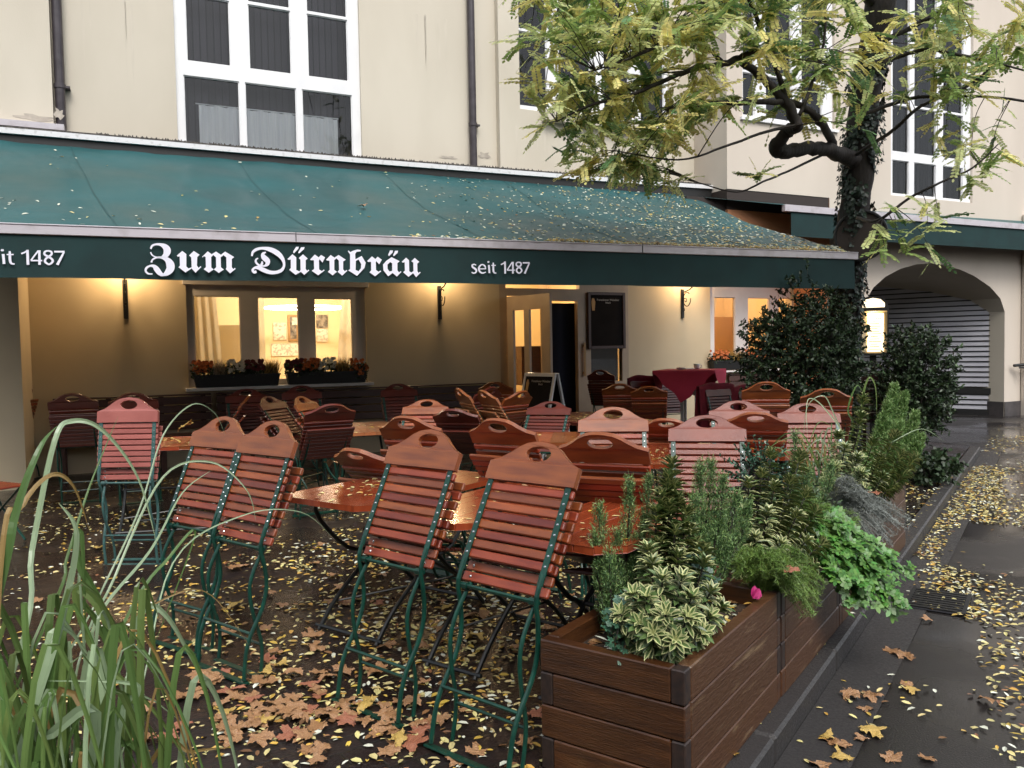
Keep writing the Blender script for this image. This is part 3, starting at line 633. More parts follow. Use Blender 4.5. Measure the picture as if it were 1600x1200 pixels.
for k_ in range(1, 6):
    u = k_/6+.03; m = MB(); m.add([XA @ (cloth(u+e*.0007, j/nv)+Vector((0, -.001, .003))) for j in range(nv+1) for e in (-1, 1)], [(2*j, 2*j+1, 2*j+3, 2*j+2) for j in range(nv)]); m.build('seam', 'seam', aw, smooth=True)
m = MB()
for u in (.22, .52, .8, .985):
    a, b = cloth(u, 0), cloth(u-.02, 1); e = a.lerp(b, .5)-Vector((0, 0, .25)); m.tube([XA @ (a-Vector((0, 0, .05))), XA @ e, XA @ (b-Vector((0, 0, .3)))], .025, n=8)
m.build('folding_arm', 'bar', aw)
# lettering, traced as strokes and outlines on the valance plane
LT = MB(); YL = -.054
def PV(x, y): t, z = AW(x, y, .048); return t, z
def poly(pts, k, ox, oy, holes=()):
    lo = [[PV(ox+x/k, oy+y/k) for x, y in lp] for lp in [pts, *holes]]
    LT.prism(lo, lambda u, v, w_: (u, YL-w_*.002, v), .001)
def stroke(pts, k, ox, oy, dt=0.0, tgt=None):
    P_ = smoothpath([(x, y, w_) for x, y, w_ in pts], 5); L_, R_ = [], []
    for i, p in enumerate(P_):
        a, b = P_[max(i-1, 0)], P_[min(i+1, len(P_)-1)]; d = Vector((b.x-a.x, b.y-a.y)).normalized(); nn = Vector((-d.y, d.x))*p.z/2
        L_.append((p.x+nn.x, p.y+nn.y)); R_.append((p.x-nn.x, p.y-nn.y))
    for i in range(len(P_)-1):
        q = [PV(ox+x/k, oy+y/k) for x, y in (L_[i], L_[i+1], R_[i+1], R_[i])]
        (tgt or LT).add([(t+dt, YL-.0005*(i % 2), z) for t, z in q], [(0, 1, 2, 3)])
    return
k = 6.667; A_ = (k, 220, 370); B_ = (k, 440, 370)
stroke([(104,128,18),(118,96,22),(155,80,20),(205,82,30),(252,105,60),(276,145,76),(258,190,60),(215,214,14)], *A_)
stroke([(102,160,14),(116,188,14),(148,208,12),(200,215,12),(262,216,12)], *A_)
stroke([(110,268,20),(124,238,18),(165,217,18),(222,218,26),(275,242,56),(305,285,84),(308,330,84),(278,372,62),(235,398,26),(205,398,26)], *A_)
stroke([(250,402,12),(205,385,46),(165,338,56),(138,308,36),(98,304,20),(60,325,24),(52,358,22),(78,384,18),(122,388,12)], *A_)
poly([(375,197),(432,148),(474,180),(475,310),(497,330),(530,318),(525,215),(503,195),(552,148),(612,188),(588,212),(585,300),(603,325),(622,306),(630,315),(570,375),(530,330),(465,372),(393,318),(408,300),(405,205),(385,208)], *A_)
poly([(640,208),(697,152),(738,183),(783,155),(835,188),(878,155),(973,212),(948,232),(948,318),(963,338),(978,325),(988,335),(930,382),(885,338),(893,318),(890,215),(862,192),(832,215),(835,318),(865,342),(812,377),(760,340),(785,318),(783,215),(755,190),(733,212),(735,320),(760,340),(707,375),(655,338),(678,318),(675,210),(655,203),(645,215)], *A_)
stroke([(1157,202,18),(1166,162,26),(1205,132,30),(1270,120,28),(1350,134,48),(1420,170,54),(1468,218,42),(1490,270,28),(1488,315,26),(1460,352,34),(1400,372,34),(1335,368,40),(1275,345,46),(1225,322,40),(1185,325,24),(1164,348,24),(1180,368,30),(1205,362,26)], *A_)
stroke([(1302,160,10),(1272,180,34),(1282,215,54),(1318,250,54),(1316,285,40),(1280,305,16),(1225,292,20),(1198,262,22),(1202,236,18),(1222,224,12)], *A_)
stroke([(1240,302,10),(1262,280,26),(1262,255,10)], *A_)
poly([(60,232),(112,182),(152,215),(152,345),(185,362),(197,345),(195,240),(178,222),(222,183),(272,228),(250,245),(250,335),(265,355),(280,342),(288,350),(235,397),(200,365),(145,397),(78,345),(95,325),(95,238),(72,242)], *B_)
poly([(122,150),(150,105),(178,105),(174,125),(130,172),(120,168)], *B_); poly([(174,160),(202,110),(238,108),(232,130),(185,172),(173,170)], *B_)
poly([(295,238),(345,185),(385,215),(410,190),(452,215),(425,270),(395,235),(388,250),(390,340),(418,358),(438,342),(448,350),(380,402),(313,355),(338,335),(335,245),(305,245)], *B_)
poly([(462,240),(510,190),(550,218),(592,190),(668,240),(640,258),(640,340),(658,360),(675,345),(683,355),(630,405),(582,365),(598,345),(595,250),(570,225),(548,245),(548,345),(575,365),(530,403),(480,365),(500,345),(498,250),(472,248)], *B_)
poly([(688,150),(697,143),(715,160),(745,145),(790,133),(825,138),(822,152),(780,158),(765,180),(768,235),(833,200),(875,270),(862,325),(785,408),(695,352),(712,335),(712,185)], *B_, holes=[[(772,252),(800,238),(828,285),(825,328),(800,360),(770,345)]])
poly([(890,252),(940,205),(975,232),(1000,208),(1043,240),(1015,288),(985,255),(980,268),(982,345),(1008,365),(1028,352),(1036,360),(973,412),(913,370),(932,350),(930,262),(900,262)], *B_)
poly([(1145,213),(1228,255),(1205,275),(1205,350),(1222,372),(1240,358),(1246,366),(1200,415),(1155,378),(1108,412),(1060,350),(1055,290),(1090,250)], *B_, holes=[[(1130,264),(1150,277),(1150,355),(1122,362),(1103,335),(1102,290)]])
poly([(1107,190),(1128,142),(1158,142),(1155,165),(1118,203)], *B_); poly([(1160,195),(1180,146),(1212,145),(1206,170),(1168,203)], *B_)
poly([(1250,260),(1295,218),(1325,245),(1328,360),(1350,372),(1372,358),(1370,270),(1350,255),(1385,220),(1433,262),(1412,280),(1413,358),(1425,378),(1440,365),(1446,372),(1400,422),(1368,380),(1320,418),(1265,370),(1283,352),(1280,265),(1260,270)], *B_)
LT.build('inn_name', 'letter', aw)
C_ = (13.333, 720, 390)
SE = [[(315,328,20),(275,308,24),(235,325,32),(240,362,36),(285,395,42),(320,436,38),(302,480,30),(255,490,26),(222,470,20)],
 [(378,404,20),(450,402,22),(522,400,20)],[(510,400,20),(498,345,32),(440,312,26),(388,350,36),(370,405,38),(395,462,36),(450,490,30),(518,468,16)],
 [(580,322,38),(585,400,38),(590,490,38)],[(570,240,26),(570,258,46),(570,276,26)],[(672,272,26),(672,330,36),(675,440,38),(695,482,32),(735,490,22)],[(630,330,20),(680,330,22),(725,330,20)],
 [(915,250,38),(918,380,38),(920,502,38)],[(925,255,24),(880,290,26),(830,315,26)],[(1068,262,26),(1010,350,24),(962,428,24)],[(958,430,26),(1040,430,26),(1118,430,26)],[(1080,256,36),(1080,380,36),(1080,502,36)],
 [(1200,262,28),(1158,280,30),(1152,325,32),(1200,362,36),(1248,400,34),(1262,448,34),(1210,492,30),(1158,450,34),(1168,400,32),(1210,362,34),(1248,325,32),(1245,280,30),(1200,262,28)],[(1285,277,30),(1360,277,30),(1430,277,30)],[(1422,285,24),(1375,390,34),(1325,502,40)]]
m1, m2 = MB(), MB()
tR = PV(720+830/13.333, 415)[0]; tLf = PV(33.5, 398)[0]
for s_ in SE: stroke(s_, *C_, 0, m1); stroke(s_, *C_, tLf-tR, m2)
m1.build('founding_year', 'letter', aw); m2.build('founding_year', 'letter', aw)
# ================================================================== the second, nearly closed awning
a0, a1 = W(1152, 305, SWG+.30)[0], W(1760, 360, SWG+.3)[0]
s2 = SWG+.55; tv0 = W(1236, 350, s2)[0]; zb2 = W(1236, 369, s2)[1]; zt2 = W(1236, 331, s2)[1]
zb3 = W(1600, 387, s2)[1]; zt3 = W(1600, 357, s2)[1]; tr3 = W(1600, 370, s2)[0]
aw2 = thing('retracted_awning', 'dark green awning drawn nearly shut over the arched gateway', 'awning', BO, BA)
m = MB(); t9 = tr3+3; dz = 0
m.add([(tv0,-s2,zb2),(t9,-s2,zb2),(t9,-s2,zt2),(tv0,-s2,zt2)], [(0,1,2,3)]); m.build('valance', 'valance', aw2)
m = MB(); tb_ = W(1225, 325, s2)[0]; m.box(tb_, t9, -s2-.03, -s2+.05, zt2+.001, zt2+.11); m.build('front_rail', 'bar', aw2, bevel=.004)
m = MB(); tq = W(1090, 308, .6)[0]; zc = W(1300, 322, .6)[1]
m.add([(tb_-1.5, -.62, zt2+.30), (t9, -.9, zt2+.30), (t9, -s2, zt2+.105), (tb_, -s2, zt2+.105)], [(0, 1, 2, 3)]); m.build('canopy', 'cloth', aw2)
m = MB(); m.box(tb_-1.5, t9, -.8, -.52, zt2-.02, zt2+.26); m.build('awning_box', 'terracotta', aw2)

ob = thing('building', 'grey rendered building across the street behind the viewer, added unseen to hold back low light', 'building', (2, -13, 0), R(-8))  # unseen street front, added to keep low sky light from under the awning
m = MB()
hs_ = [(x, x+1.2, z, z+1.9) for x in range(-24, 26, 3) for z in (1.2, 4.6)]
for a, b, c, d in grid_cells(-28, 28, 0, 9.6, hs_): m.add([(a, 0, c), (b, 0, c), (b, 0, d), (a, 0, d)], [(3, 2, 1, 0)])
m.add([(-28, -8, 0), (-28, 0, 0), (-28, 0, 9.6), (-28, -8, 9.6)], [(0, 1, 2, 3)]); m.add([(28, -8, 0), (28, 0, 0), (28, 0, 9.6), (28, -8, 9.6)], [(3, 2, 1, 0)])
m.build('wall', 'opposite', ob)
m = MB(); m.add([(-28, -8, 9.6), (28, -8, 9.6), (28, .4, 9.6), (-28, .4, 9.6), (-28, -4, 12), (28, -4, 12)], [(0, 1, 5, 4), (3, 4, 5, 2), (0, 3, 2, 1)]); m.build('roof', 'roofedge', ob)
m = MB()
for a, b, c, d in hs_: m.add([(a, -.12, c), (b, -.12, c), (b, -.12, d), (a, -.12, d)], [(3, 2, 1, 0)])
m.build('window_glazing', 'dark', ob)
# ================================================================== folding chairs
CL = 1.14
LOW, BND, UPL = .584, R(17), .595          # legs, bend between legs and back, length of the back
def apex(a): return Vector((LOW*math.sin(a)+UPL*math.sin(a+BND), LOW*math.cos(a)+UPL*math.cos(a+BND)))
def head_outline(w_=.215):
    h = [(w_, .966), (w_, 1.042), (w_-.018, 1.050), (.168, 1.062), (.130, 1.088), (.100, 1.113), (.066, 1.131), (.034, 1.138)]
    return h+[(0, CL)]+[(-x, z) for x, z in reversed(h)]
def make_chair(mt='wood', gm='green', label='', cat='chair', grp='folded chairs'):
    r = thing('folding_chair', label, cat, (0, 0, 0), 0, grp)
    m = MB(); hole = [(.060*math.cos(a), 1.088+.031*math.sin(a)) for a in [2*math.pi*i/18 for i in range(18)]]
    m.prism([head_outline(), hole], lambda u, v, w_: Vector((u, w_-.010-.012*(abs(u)/.215)**2, v)), .022); m.build('headboard', mt, r, bevel=.005)
    m = MB()
    for i in range(8): z = .652+i*.039; m.bar(-.212, .212, -.010, .009, z, z+.0325, .004)
    m.build('backrest', mt, r)
    m = MB()
    for i in range(9): z = .567+i*.0425; y = .022+.045*(i/8); m.bar(-.205, .205, y, y+.018, z, z+.036, .004)
    m.build('seat', mt, r)
    m = MB(); cyl = []
    for s in (-1, 1):
        m.box(s*.188-.0125, s*.188+.0125, -.0165, -.0115, .60, 1.035)
        m.tube(smoothpath([(s*.188, -.013, .64), (s*.188, -.012, .56), (s*.186, .022, .47), (s*.184, .040, .38), (s*.184, .022, .29), (s*.184, -.028, .19), (s*.184, -.046, .11), (s*.184, -.046, .012)], 3), .0095, n=7)
        m.tube([(s*.150, .008, .545), (s*.178, .008, .545)], .015, n=8)
    m.tube([(-.19, .008, .545), (.19, .008, .545)], .009, n=7); m.tube([(-.184, -.03, .20), (.184, -.03, .20)], .0065, n=6)
    m.box(-.205, .205, -.062, -.030, .0, .007)
    fr_ = m.build('back_frame', gm, r, smooth=False)
    m = MB()
    for s in (-1, 1):
        for i in range(9): z = .668+i*.039+(.004 if i == 8 else 0); m.tube([(s*.188, -.0165, z), (s*.188, -.0195, z)], [.0055, .003], n=6)
    for s in (-1, 1):
        for z in (.585, .6275): m.tube([(s*.165, .021, z), (s*.165, .018, z)], [.006, .003], n=6)
    m.build('rivets', 'rivet', fr_)
    m = MB()
    for s in (-1, 1):
        m.tube(smoothpath([(s*.162, .068, .88), (s*.162, .044, .62), (s*.162, .03, .55), (s*.164, -.020, .45), (s*.166, -.034, .37), (s*.168, -.008, .27), (s*.168, .036, .17), (s*.168, .05, .10), (s*.168, .05, .012)], 3), .0085, n=7)
    m.tube([(-.168, .045, .14), (.168, .045, .14)], .006, n=6); m.box(-.19, .19, .036, .066, .0, .007)
    m.build('front_frame', gm, r)
    for c in list(r.children)+[g for k in r.children for g in k.children]:
        for v in c.data.vertices:
            x, y, z = v.co
            if z < .545: v.co.z = z*LOW/.545
            else: dz = z-.545; v.co = (x, y*math.cos(BND)+dz*math.sin(BND), LOW-y*math.sin(BND)+dz*math.cos(BND))
    return r
GNEAR, GFAR = 'folded slatted chairs tipped against the tables', 'folded slatted chairs in front of the wall bench'
proto = None
def place(x, y, D, h, label, grp=GNEAR, sw=None, lean=None, at=None):
    """h: heading the chair leans towards; rear straps face the viewer near 0, the front of the back near 180."""
    global proto
    if proto is None: proto = make_chair(label=label, grp=grp); c = proto
    else: c = dup(proto, label, grp, sw)
    if at is None:
        a = AT(x, y, D); mx = apex(R(-8)).y
        if a.z > mx: D = (EYE-mx)/(EYE-a.z)*D; a = AT(x, y, D)
        lo, hi = R(-8), R(75)
        for _ in range(40):
            md = (lo+hi)/2
            if apex(md).y > a.z: lo = md
            else: hi = md
        ln = lo if lean is None else R(lean)
        f = a-hd(h)*apex(ln).x; f.z = 0
    else: f, ln = Vector((at[0], at[1], 0)), R(lean)
    c.matrix_world = Matrix.Translation(f) @ Matrix.Rotation(R(-h), 4, 'Z') @ Matrix.Rotation(-ln, 4, 'X')
    return c
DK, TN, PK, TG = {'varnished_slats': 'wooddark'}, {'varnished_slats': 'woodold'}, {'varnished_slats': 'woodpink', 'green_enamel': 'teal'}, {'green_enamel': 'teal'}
place(0, 0, 0, 39.5, at=(-.578, 3.183), lean=9.6, label= 'left of the two big chairs in the middle front, dark maroon upper slats')
place(0, 0, 0, 40, at=(-.151, 2.775), lean=12.5, label= 'largest and nearest red slatted chair, just left of the front wooden planter')
place(0, 0, 0, 34.5, at=(-1.67, 3.94), lean=6.5, label= 'left chair of the tilted touching pair behind the tall reeds')
place(0, 0, 0, 38, at=(-1.32, 3.611), lean=6.2, label= 'right chair of the tilted touching pair, beside the leaf-strewn front table')
place(203, 625, 5.6, 2, 'upright pale pink slatted chair behind the arching reeds', sw=PK, lean=-8)
place(548, 702, 4.45, 214, 'chair lying almost flat with its headboard on the leaf-strewn front table')
place(631, 651, 4.7, 206, 'front-facing chair whose headboard rises just behind the middle front chair')
place(774, 655, 4.35, 212, 'front-facing chair leaning between the two big front chairs')
place(935, 677, 3.6, 203, 'broad front-facing chair tipped over the red table behind the front planter')
place(958, 637, 5.0, 8, 'orange-red chair with green straps in front of the leafy dark table by the doorway')
place(1104, 650, 4.6, 12, 'large rose-tinted chair with green straps behind the upright conifer shoots', sw={'varnished_slats': 'woodrose'})
place(1153, 627, 5.9, 10, 'small chair half hidden behind the large rose-tinted chair', sw={'varnished_slats': 'woodrose'})
place(1181, 645, 5.5, 196, 'front-facing chair wedged between the rose-tinted chair and the pink one by the planter')
place(1260, 631, 5.8, 10, 'pink chair with pale blue-green straps beside the tall variegated shrub', sw={'varnished_slats': 'woodrose', 'green_enamel': 'teal'})
place(1198, 597, 7.3, 190, 'front-facing chair before the red blankets and the dark bush')
place(1293, 608, 6.9, 194, 'chair half hidden behind the arching grass of the planter row')
place(1040, 655, 5.9, 200, 'low-leaning chair peeping out behind the large rose-tinted chair')
place(968, 600, 9.6, 190, 'left one of the two small touching chairs below the red tablecloth table', GFAR)
place(1014, 604, 9.4, 190, 'right one of the two small touching chairs below the red tablecloth table', GFAR)
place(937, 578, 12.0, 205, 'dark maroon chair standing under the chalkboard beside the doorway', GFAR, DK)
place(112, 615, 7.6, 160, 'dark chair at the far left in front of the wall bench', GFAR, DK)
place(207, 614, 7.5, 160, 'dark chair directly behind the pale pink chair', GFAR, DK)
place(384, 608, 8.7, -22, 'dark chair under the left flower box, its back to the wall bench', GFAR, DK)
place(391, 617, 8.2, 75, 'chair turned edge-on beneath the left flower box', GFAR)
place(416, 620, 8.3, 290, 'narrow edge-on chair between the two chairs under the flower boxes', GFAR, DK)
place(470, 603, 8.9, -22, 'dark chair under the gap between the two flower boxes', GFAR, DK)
place(467, 620, 7.9, 284, 'edge-on chair tilted against the left wall-side table', GFAR)
place(621, 600, 9.3, -20, 'dark chair standing right of the flower-boxed window', GFAR, DK)
place(668, 625, 7.4, 8, 'chair with a green right strap behind the wall-side table', GFAR)
place(714, 607, 8.0, 248, 'pale tan chair, left one of the two narrow tan chairs near the sandwich board', GFAR, TN)
place(752, 610, 7.8, 243, 'orange-tan chair, right one of the two narrow tan chairs near the sandwich board', GFAR, TN)
place(772, 597, 9.4, 196, 'rearmost chair behind the narrow tan chairs, close to the door leaf', GFAR)
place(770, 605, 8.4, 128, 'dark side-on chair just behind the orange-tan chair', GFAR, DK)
place(818, 611, 8.0, 130, 'side-on chair standing right in front of the white-framed sandwich board', GFAR)
place(40, 598, 9.3, 82, 'edge-on chair beside the plastered pier at the far left', GFAR)
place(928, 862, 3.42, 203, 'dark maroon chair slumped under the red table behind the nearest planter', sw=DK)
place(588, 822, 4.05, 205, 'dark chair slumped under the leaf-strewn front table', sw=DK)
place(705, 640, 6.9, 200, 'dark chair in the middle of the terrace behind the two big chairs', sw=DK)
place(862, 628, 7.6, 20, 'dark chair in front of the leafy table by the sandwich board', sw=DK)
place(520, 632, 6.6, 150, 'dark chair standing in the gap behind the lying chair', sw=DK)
# an opened chair cut by the left edge of the picture
oc = thing('folding_chair', 'opened chair with its slatted seat, cut off at the left edge', 'chair', (*G(40, 790, .0).xy, 0), R(62), GNEAR)
oc.location = (-4.35, 6.35, 0)
m = MB()
for i in range(8): m.bar(-.2, .2, -.44+i*.052, -.40+i*.052, .44, .458, .004)
m.build('seat', 'wood', oc)
m = MB(); m.X = Matrix.Translation((0, .02, .46)) @ Matrix.Rotation(R(-14), 4, 'X')
for i in range(8): m.bar(-.212, .212, -.01, .009, .04+i*.039, .0725+i*.039, .004)
m.build('backrest', 'wood', oc)
m2 = MB(); m2.X = m.X; m2.prism([[(x, z-.61) for x, z in head_outline()], [(.06*math.cos(a*.35), .478+.031*math.sin(a*.35)) for a in range(18)]], lambda u, v, w_: Vector((u, w_-.01, v)), .02); m2.build('headboard', 'wood', oc)
m = MB()
for s in (-1, 1): m.tube([(s*.18, .15, .92), (s*.18, .03, .46), (s*.18, -.12, .25), (s*.18, -.42, .01)], .009); m.tube([(s*.16, -.42, .44), (s*.16, -.15, .25), (s*.16, .12, .01)], .009)
m.build('back_frame', 'green', oc)

# ================================================================== tables
def make_table(w_, L, mt, label, x, y, h, top=.73, grp='slatted folding tables', boards=6, ch=.09):
    t = thing('folding_table', label, 'table', (x, y, 0), R(-h), grp); m = MB(); hw, hl = w_/2, L/2
    def ym(a): return hl-max(0, abs(a)-(hw-ch))
    bw_ = w_/boards
    for i in range(boards):
        a, b = -hw+i*bw_+.0012, -hw+(i+1)*bw_-.0012; ks = sorted({a, b, *[k for k in (-(hw-ch), hw-ch) if a < k < b]})
        lo = [(k, -ym(k)) for k in ks]+[(k, ym(k)) for k in reversed(ks)]; m.prism([lo], lambda u, v, q: Vector((u, v, top-.028+q)), .028)
    m.build('tabletop', mt, t, bevel=.005)
    m = MB(); e = hl-.17; g = hw-.09
    for s in (-1, 1):
        m.tube(smoothpath([(s*g, -e, top-.03), (s*g, -e+.03, top-.15), (s*g, -e+.22, top-.34), (s*g, .0, .34), (s*g, e-.12, .16), (s*g, e+.02, .01)], 3), .012, n=8)
        m.tube(smoothpath([(s*(g-.03), e, top-.03), (s*(g-.03), e-.03, top-.15), (s*(g-.03), e-.22, top-.34), (s*(g-.03), 0, .34), (s*(g-.03), -e+.12, .16), (s*(g-.03), -e-.02, .01)], 3), .012, n=8)
    for yy, z in ((-e-.01, .03), (e+.01, .03), (0, .34)): m.tube([(-g, yy, z), (g, yy, z)], .010, n=6)
    m.tube([(-g, -e, top-.045), (g, -e, top-.045)], .010); m.tube([(-g, e, top-.045), (g, e, top-.045)], .010)
    m.tube([(-g, -e+.1, .12), (g, e-.2, .22)], .006); m.build('leg_frame', 'legblack', t)
    return t
TB = []
def table(*a, **k): t = make_table(*a, **k); TB.append((t, a[0], a[1], a[4], a[5], a[6])); return t
table(.66, 1.12, 'tabletop', 'wet red front table with cut corners and many yellow leaflets, beside the touching chair pair', -.62, 4.33, 36)
table(.52, 1.05, 'tabletop', 'red front table glimpsed between the two biggest chairs', -.08, 3.83, 36)
table(.54, .95, 'tabletop', 'red front table running behind the conifer shoots of the nearest planter', .42, 3.36, 36)
table(.62, 1.1, 'woodold', 'brown table in front of the wall bench, below the window sill', -1.42, 7.75, -19)
table(.8, 1.5, 'wooddark', 'dark table covered in leaves between the sandwich board and the orange-red chair', .80, 8.35, -23)
table(1.25, .8, 'wood', 'table with big yellow leaves behind the pale pink chair', -2.75, 6.75, -12)
table(.7, 1.1, 'tabletop', 'leafy table right behind the broad front-facing chair', .98, 5.45, 12)
table(.7, 1.1, 'tabletop', 'table wedged behind the large rose-tinted chair', 1.62, 5.75, 12)
table(.6, .8, 'wood', 'low-lit table showing between the front-facing chair and the sandwich board', .32, 6.55, 5)

# ================================================================== bench along the wall
def bench(t0, t1, label):
    b = thing('wall_bench', label, 'bench', B((t0+t1)/2, .06, 0), BA, 'wooden benches along the inn wall'); h = (t1-t0)/2; m = MB()
    for i in range(4): m.bar(-h, h, -.035, -.012, .50+i*.108, .596+i*.108, .004)
    m.bar(-h, h, -.05, .0, .935, .955, .004); m.build('backrest', 'benchwood', b)
    m = MB()
    for i in range(4): m.bar(-h, h, -.46+i*.10, -.37+i*.10, .43, .455, .004)
    m.build('seat', 'benchwood', b)
    for x in (-h+.1, -h/3, h/3, h-.1):
        m = MB(); m.box(x-.03, x+.03, -.012, .02, 0, .93); m.box(x-.03, x+.03, -.44, -.39, 0, .43); m.box(x-.03, x+.03, -.389, -.013, .36, .429); m.build('leg', 'benchwood', b)
    return b
ta_, tb_, tc_, td_ = W(82, 620, .1)[0], W(330, 615, .1)[0], W(338, 612, .1)[0], W(785, 600, .1)[0]
bench(ta_, tb_, 'brown slatted bench along the wall left of the window'); bench(tc_, td_, 'brown slatted bench along the wall from under the window to the door')
bench(W(1140, 600, .1)[0], W(1225, 600, .1)[0], 'dark bench under the curtained window behind the red blankets')

# ================================================================== A-board
ab = thing('sandwich_board', 'white-framed folding chalkboard sign standing before the open door', 'sign board', (0, 0, 0), 0)
p0 = AT(846, 583, 10.4); ab.location = (p0.x, p0.y, 0); ab.rotation_euler = (0, 0, R(-52)); hz = p0.z
def board_side(sgn, nm):
    sp_ = .26; m = MB(); X = Matrix.Translation((0, sgn*.02, hz)) @ Matrix.Rotation(sgn*math.atan(sp_/hz), 4, 'X')
    L = math.hypot(sp_, hz); m.X = X
    for a, b, c, d in ((-.31, -.27, -L, 0), (.27, .31, -L, 0), (-.27, .27, -.045, 0), (-.27, .27, -L+.14, -L+.18)): m.box(a, b, -.012, .012, c, d)
    f = m.build(nm, 'white', ab); m = MB(); m.X = X; m.box(-.27, .27, -.006, .006, -L+.18, -.045); m.build('board', 'chalk', f); return X, f
X1, f1 = board_side(-1, 'front_frame'); board_side(1, 'rear_frame')
def text(s_, size, mtx, mt, parent, name='lettering'):
    cu = bpy.data.curves.new(name, 'FONT'); cu.body = s_; cu.size = size; cu.align_x = 'CENTER'; cu.extrude = .0005
    o = bpy.data.objects.new(name+'_tmp', cu); COL.objects.link(o); dg = bpy.context.evaluated_depsgraph_get()
    me = bpy.data.meshes.new_from_object(o.evaluated_get(dg)); bpy.data.objects.remove(o); me.transform(mtx); me.materials.clear(); me.materials.append(MT[mt])
    me.name = name; q = bpy.data.objects.new(name, me); COL.objects.link(q); q.parent = parent; return q
TXM = Matrix.Rotation(R(90), 4, 'X')
text('Franziskaner Weissbier\nfrisch', .040, X1 @ Matrix.Translation((.05, -.009, -.12)) @ TXM, 'chalktext', f1)
m = MB(); m.X = X1; m.prism([[(-.235, -.30), (-.195, -.30), (-.185, -.14), (-.205, -.09), (-.235, -.09), (-.245, -.14)]], lambda u, v, w_: Vector((u, -.008-w_, v)), .002); m.build('beer_glass_print', 'beer', f1)
# the board on the wall
t0_, t1_ = TX(917, 500), TX(975, 500); zt_, zb_ = W(945, 457)[1], W(945, 545)[1]
wb = thing('chalkboard', 'tall dark menu chalkboard hung beside the doorway', 'chalkboard', B((t0_+t1_)/2, .012, zb_), BA); hw = (t1_-t0_)/2; H_ = zt_-zb_
m = MB()
for a, b, c, d in ((-hw, -hw+.05, 0, H_), (hw-.05, hw, 0, H_), (-hw+.05, hw-.05, 0, .05), (-hw+.05, hw-.05, H_-.05, H_)): m.box(a, b, -.04, 0, c, d)
m.build('frame', 'chalkframe', wb, bevel=.004); m = MB(); m.box(-hw+.05, hw-.05, -.022, 0, .05, H_-.05); m.build('board', 'chalk', wb)
text('Franziskaner Weissbier\nfrisch', .046, Matrix.Translation((.03, -.024, H_-.14)) @ TXM, 'chalktext', wb)
m = MB(); m.prism([[(-hw+.08, H_-.30), (-hw+.13, H_-.30), (-hw+.145, H_-.16), (-hw+.12, H_-.10), (-hw+.08, H_-.10), (-hw+.07, H_-.16)]], lambda u, v, w_: Vector((u, -.023-w_, v)), .002); m.build('beer_glass_print', 'beer', wb)

# ================================================================== standing table with red cloth, cup and ashtray, blanketed chairs
c0 = AT(1078, 577, 11.2); st = thing('bar_table', 'tall white-legged table under a red cloth between the door and the curtained window', 'table', (c0.x, c0.y, 0), R(-25)); zt_ = c0.z-.006
m = MB(); m.box(-.40, .40, -.40, .40, zt_-.03, zt_); m.build('tabletop', 'legwhite', st)
for sx, sy in ((-.1, -.06), (.1, -.06), (-.1, .12), (.1, .12)): m = MB(); m.box(sx-.02, sx+.02, sy-.02, sy+.02, 0, zt_-.031); m.build('leg', 'legwhite', st)
m = MB(); m.box(-.08, .08, -.055, -.035, zt_-.35, zt_-.30); m.box(-.08, .08, -.055, -.035, .2, .25); m.build('leg_brace', 'legwhite', st)
N = 44; vs = []
for i in range(N+1):
    for j in range(N+1):
        u, v = (i/N-.5)*1.22, (j/N-.5)*1.22; cu, cv = max(-.41, min(.41, (u-v)*.7071)), max(-.41, min(.41, (u+v)*.7071)); du, dv = (u-v)*.7071-cu, (u+v)*.7071-cv
        dr = math.hypot(du, dv); wv = .02*math.sin((u+v*.7)*26)*min(1, dr*6)
        vs.append((cu+du*.10+(math.copysign(.012, du) if abs(du) > 1e-6 else 0)+wv*(abs(dv) > 1e-6), cv+dv*.10+(math.copysign(.012, dv) if abs(dv) > 1e-6 else 0)+wv*(abs(du) > 1e-6), zt_+.004-dr*.97))
m = MB(); m.add(vs, [(i*(N+1)+j, (i+1)*(N+1)+j, (i+1)*(N+1)+j+1, i*(N+1)+j+1) for i in range(N) for j in range(N)])
tc = m.build('tablecloth', 'redcloth', None, smooth=True); tc.location = st.location; tc.rotation_euler = st.rotation_euler; tag(tc, 'crimson cloth hanging in a pointed corner over the tall table', 'tablecloth')
cup = thing('cup', 'small white cup on the red tablecloth', 'cup', (c0.x+.10, c0.y+.02, zt_+.006)); m = MB(); m.tube([(0, 0, 0), (0, 0, .01), (0, 0, .075)], [.03, .04, .044], n=14); m.build('cup_body', 'ceramic', cup, smooth=True)
m = MB(); m.tube([(.04, 0, .06), (.07, 0, .055), (.07, 0, .025), (.04, 0, .02)], .006); m.build('handle', 'ceramic', cup)
m = MB(); m.tube([(0, 0, 0), (0, 0, .03)], [.055, .065], n=14); o = m.build('ashtray', 'alu', None); o.location = (c0.x-.14, c0.y-.06, zt_+.006); tag(o, 'glass ashtray left of the white cup on the red cloth', 'ashtray')
m = MB(); m.X = Matrix.Translation((c0.x-.03, c0.y-.1, zt_+.012)) @ Matrix.Rotation(.5, 4, 'Z'); m.box(-.10, .06, -.05, .05, 0, .012); tag(m.build('napkin', 'ceramic', None, bevel=.003), 'folded white napkin between ashtray and cup', 'napkin')
